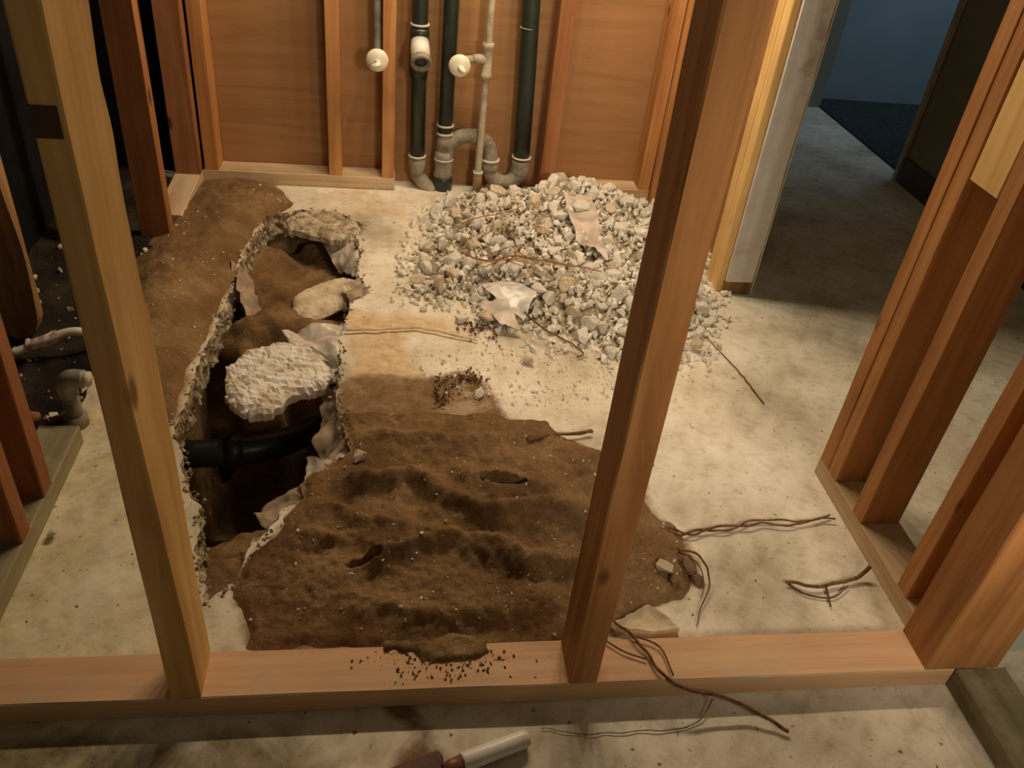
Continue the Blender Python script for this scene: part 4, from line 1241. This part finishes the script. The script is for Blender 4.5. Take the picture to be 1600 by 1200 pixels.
root_line([(1058, 858), (1085, 865), (1103, 885), (1108, 915), (1095, 950), (1088, 978)], [0.035, 0.045, 0.03, 0.015, 0.006, 0.005], 0.003, 0.001, M_ROOT,
          'thin arching root over the clods at the right end of the mound', 1, seed=3, extra=[[(1060, 862, .03), (1090, 880, .035), (1100, 910, .015), (1095, 935, .005)]])
root_line([(955, 968), (985, 992), (1010, 1020), (1035, 1055), (1070, 1075), (1130, 1090), (1180, 1112), (1232, 1143)],
          [0.03, 0.056, 0.056, 0.056, 0.05, 0.035, 0.02, 0.008], 0.0026, 0.0034, M_ROOT,
          'root crossing over the foreground plate and down to the front floor', 1, seed=4,
          extra=[[(985, 992, .056), (1030, 1010, .056), (1052, 1055, .056)], [(945, 1000, .054), (975, 1018, .054), (1010, 1030, .054)]])
root_line([(1112, 1092), (1090, 1130), (1050, 1138), (1010, 1142), (960, 1145), (900, 1147), (842, 1138)], [0.012, 0.004, 0.003, 0.003, 0.003, 0.003, 0.003], 0.0011, 0.0006, M_ROOT,
          'hair-thin root lying on the floor in front of the foreground plate', 1, seed=5)
root_line([(826, 687), (862, 680), (895, 678), (926, 674)], [0.028, 0.016, 0.012, 0.012], 0.0035, 0.004, M_ROOT, 'short brown twig on the mound edge left of the mid-frame stud', 2, seed=6, twist=0.003, name='twig', cat='twig')
root_line([(1085, 510), (1110, 535), (1150, 575), (1170, 600), (1192, 630)], 0.004, 0.0012, 0.0018, M_ROOT, 'thin dark root on the bare slab right of the mid-frame stud', 1, seed=7)
root_line([(540, 515), (600, 514), (650, 512), (700, 522), (745, 532)], [0.012, 0.010, 0.010, 0.010, 0.008], 0.004, 0.003, M_STONE2, 'pale buried root running along the sand towards the rubble', 1, seed=8)
root_line([(720, 395), (760, 408), (800, 400), (850, 408), (920, 420), (940, 425)], [0.13] * 6, 0.0028, 0.0016, M_REDROOT, 'long reddish root lying over the middle of the rubble', 1, seed=9,
          extra=[[(760, 400, .13), (800, 385, .14), (840, 385, .13)], [(780, 415, .13), (820, 400, .14), (860, 392, .13)], [(745, 385, .13), (800, 410, .13), (850, 425, .12)], [(800, 385, .14), (825, 402, .14), (870, 412, .13)], [(755, 418, .12), (790, 405, .14), (830, 412, .13)]])
root_line([(820, 488), (850, 515), (880, 530), (912, 552), (900, 558)], [0.07, 0.045, 0.03, 0.012, 0.008], 0.0028, 0.002, M_ROOT, 'brown root trailing off the front of the rubble', 1, seed=10)
root_line([(722, 350), (750, 340), (790, 332), (815, 322)], [0.09, 0.11, 0.11, 0.12], 0.002, 0.0015, M_REDROOT, 'thin root at the back left of the rubble', 1, seed=11)

# ------------------------------------------------------------------ scraper on the front floor
def scraper():
    a = G(722, 1192, 0.018); b = G(826, 1152, 0.018)
    ax = (b - a).normalized()
    root = empty('hand_tool', (a.x, a.y, 0.0))
    q = ax.to_track_quat('Z', 'Y').to_euler()
    L = (b - a).length
    h = lathe('handle', [(0, 0), (0.0150, 0.0), (0.0158, 0.004), (0.0148, L * 0.5), (0.0150, L - 0.008), (0.0130, L - 0.002), (0.008, L), (0, L)], M_HANDLE, root, 28, (0, 0, 0.018), q)
    lathe('ferrule', [(0, -0.032), (0.010, -0.032), (0.0125, -0.02), (0.0135, 0.0), (0, 0.0)], M_FERRULE, root, 20, (0, 0, 0.018), q)
    bm = bmesh.new()
    n = Vector((-ax.y, ax.x, 0))
    c = Vector((0, 0, 0.016)) - ax * 0.028
    outline = [c + n * 0.010, c - n * 0.010, c - ax * 0.03 - n * 0.035, c - ax * 0.10 - n * 0.036, c - ax * 0.10 + n * 0.034, c - ax * 0.035 + n * 0.034, c + ax * 0.000 + n * 0.034, c + ax * 0.004 + n * 0.022]
    top = [bm.verts.new(p + Vector((0, 0, 0.004))) for p in outline]; bot = [bm.verts.new(p - Vector((0, 0, 0.010))) for p in outline]
    bm.faces.new(top); bm.faces.new(bot[::-1])
    for i in range(len(top)):
        j = (i + 1) % len(top); bm.faces.new((top[j], top[i], bot[i], bot[j]))
    bmesh.ops.recalc_face_normals(bm, faces=bm.faces[:])
    bmesh.ops.bevel(bm, geom=bm.edges[:], offset=0.002, segments=1, affect='EDGES')
    link('blade', me_bm('blade', bm), M_BLADE, root)
    props(root, 'white-handled tool with dark brown head lying on the front floor', 'tool')
scraper()
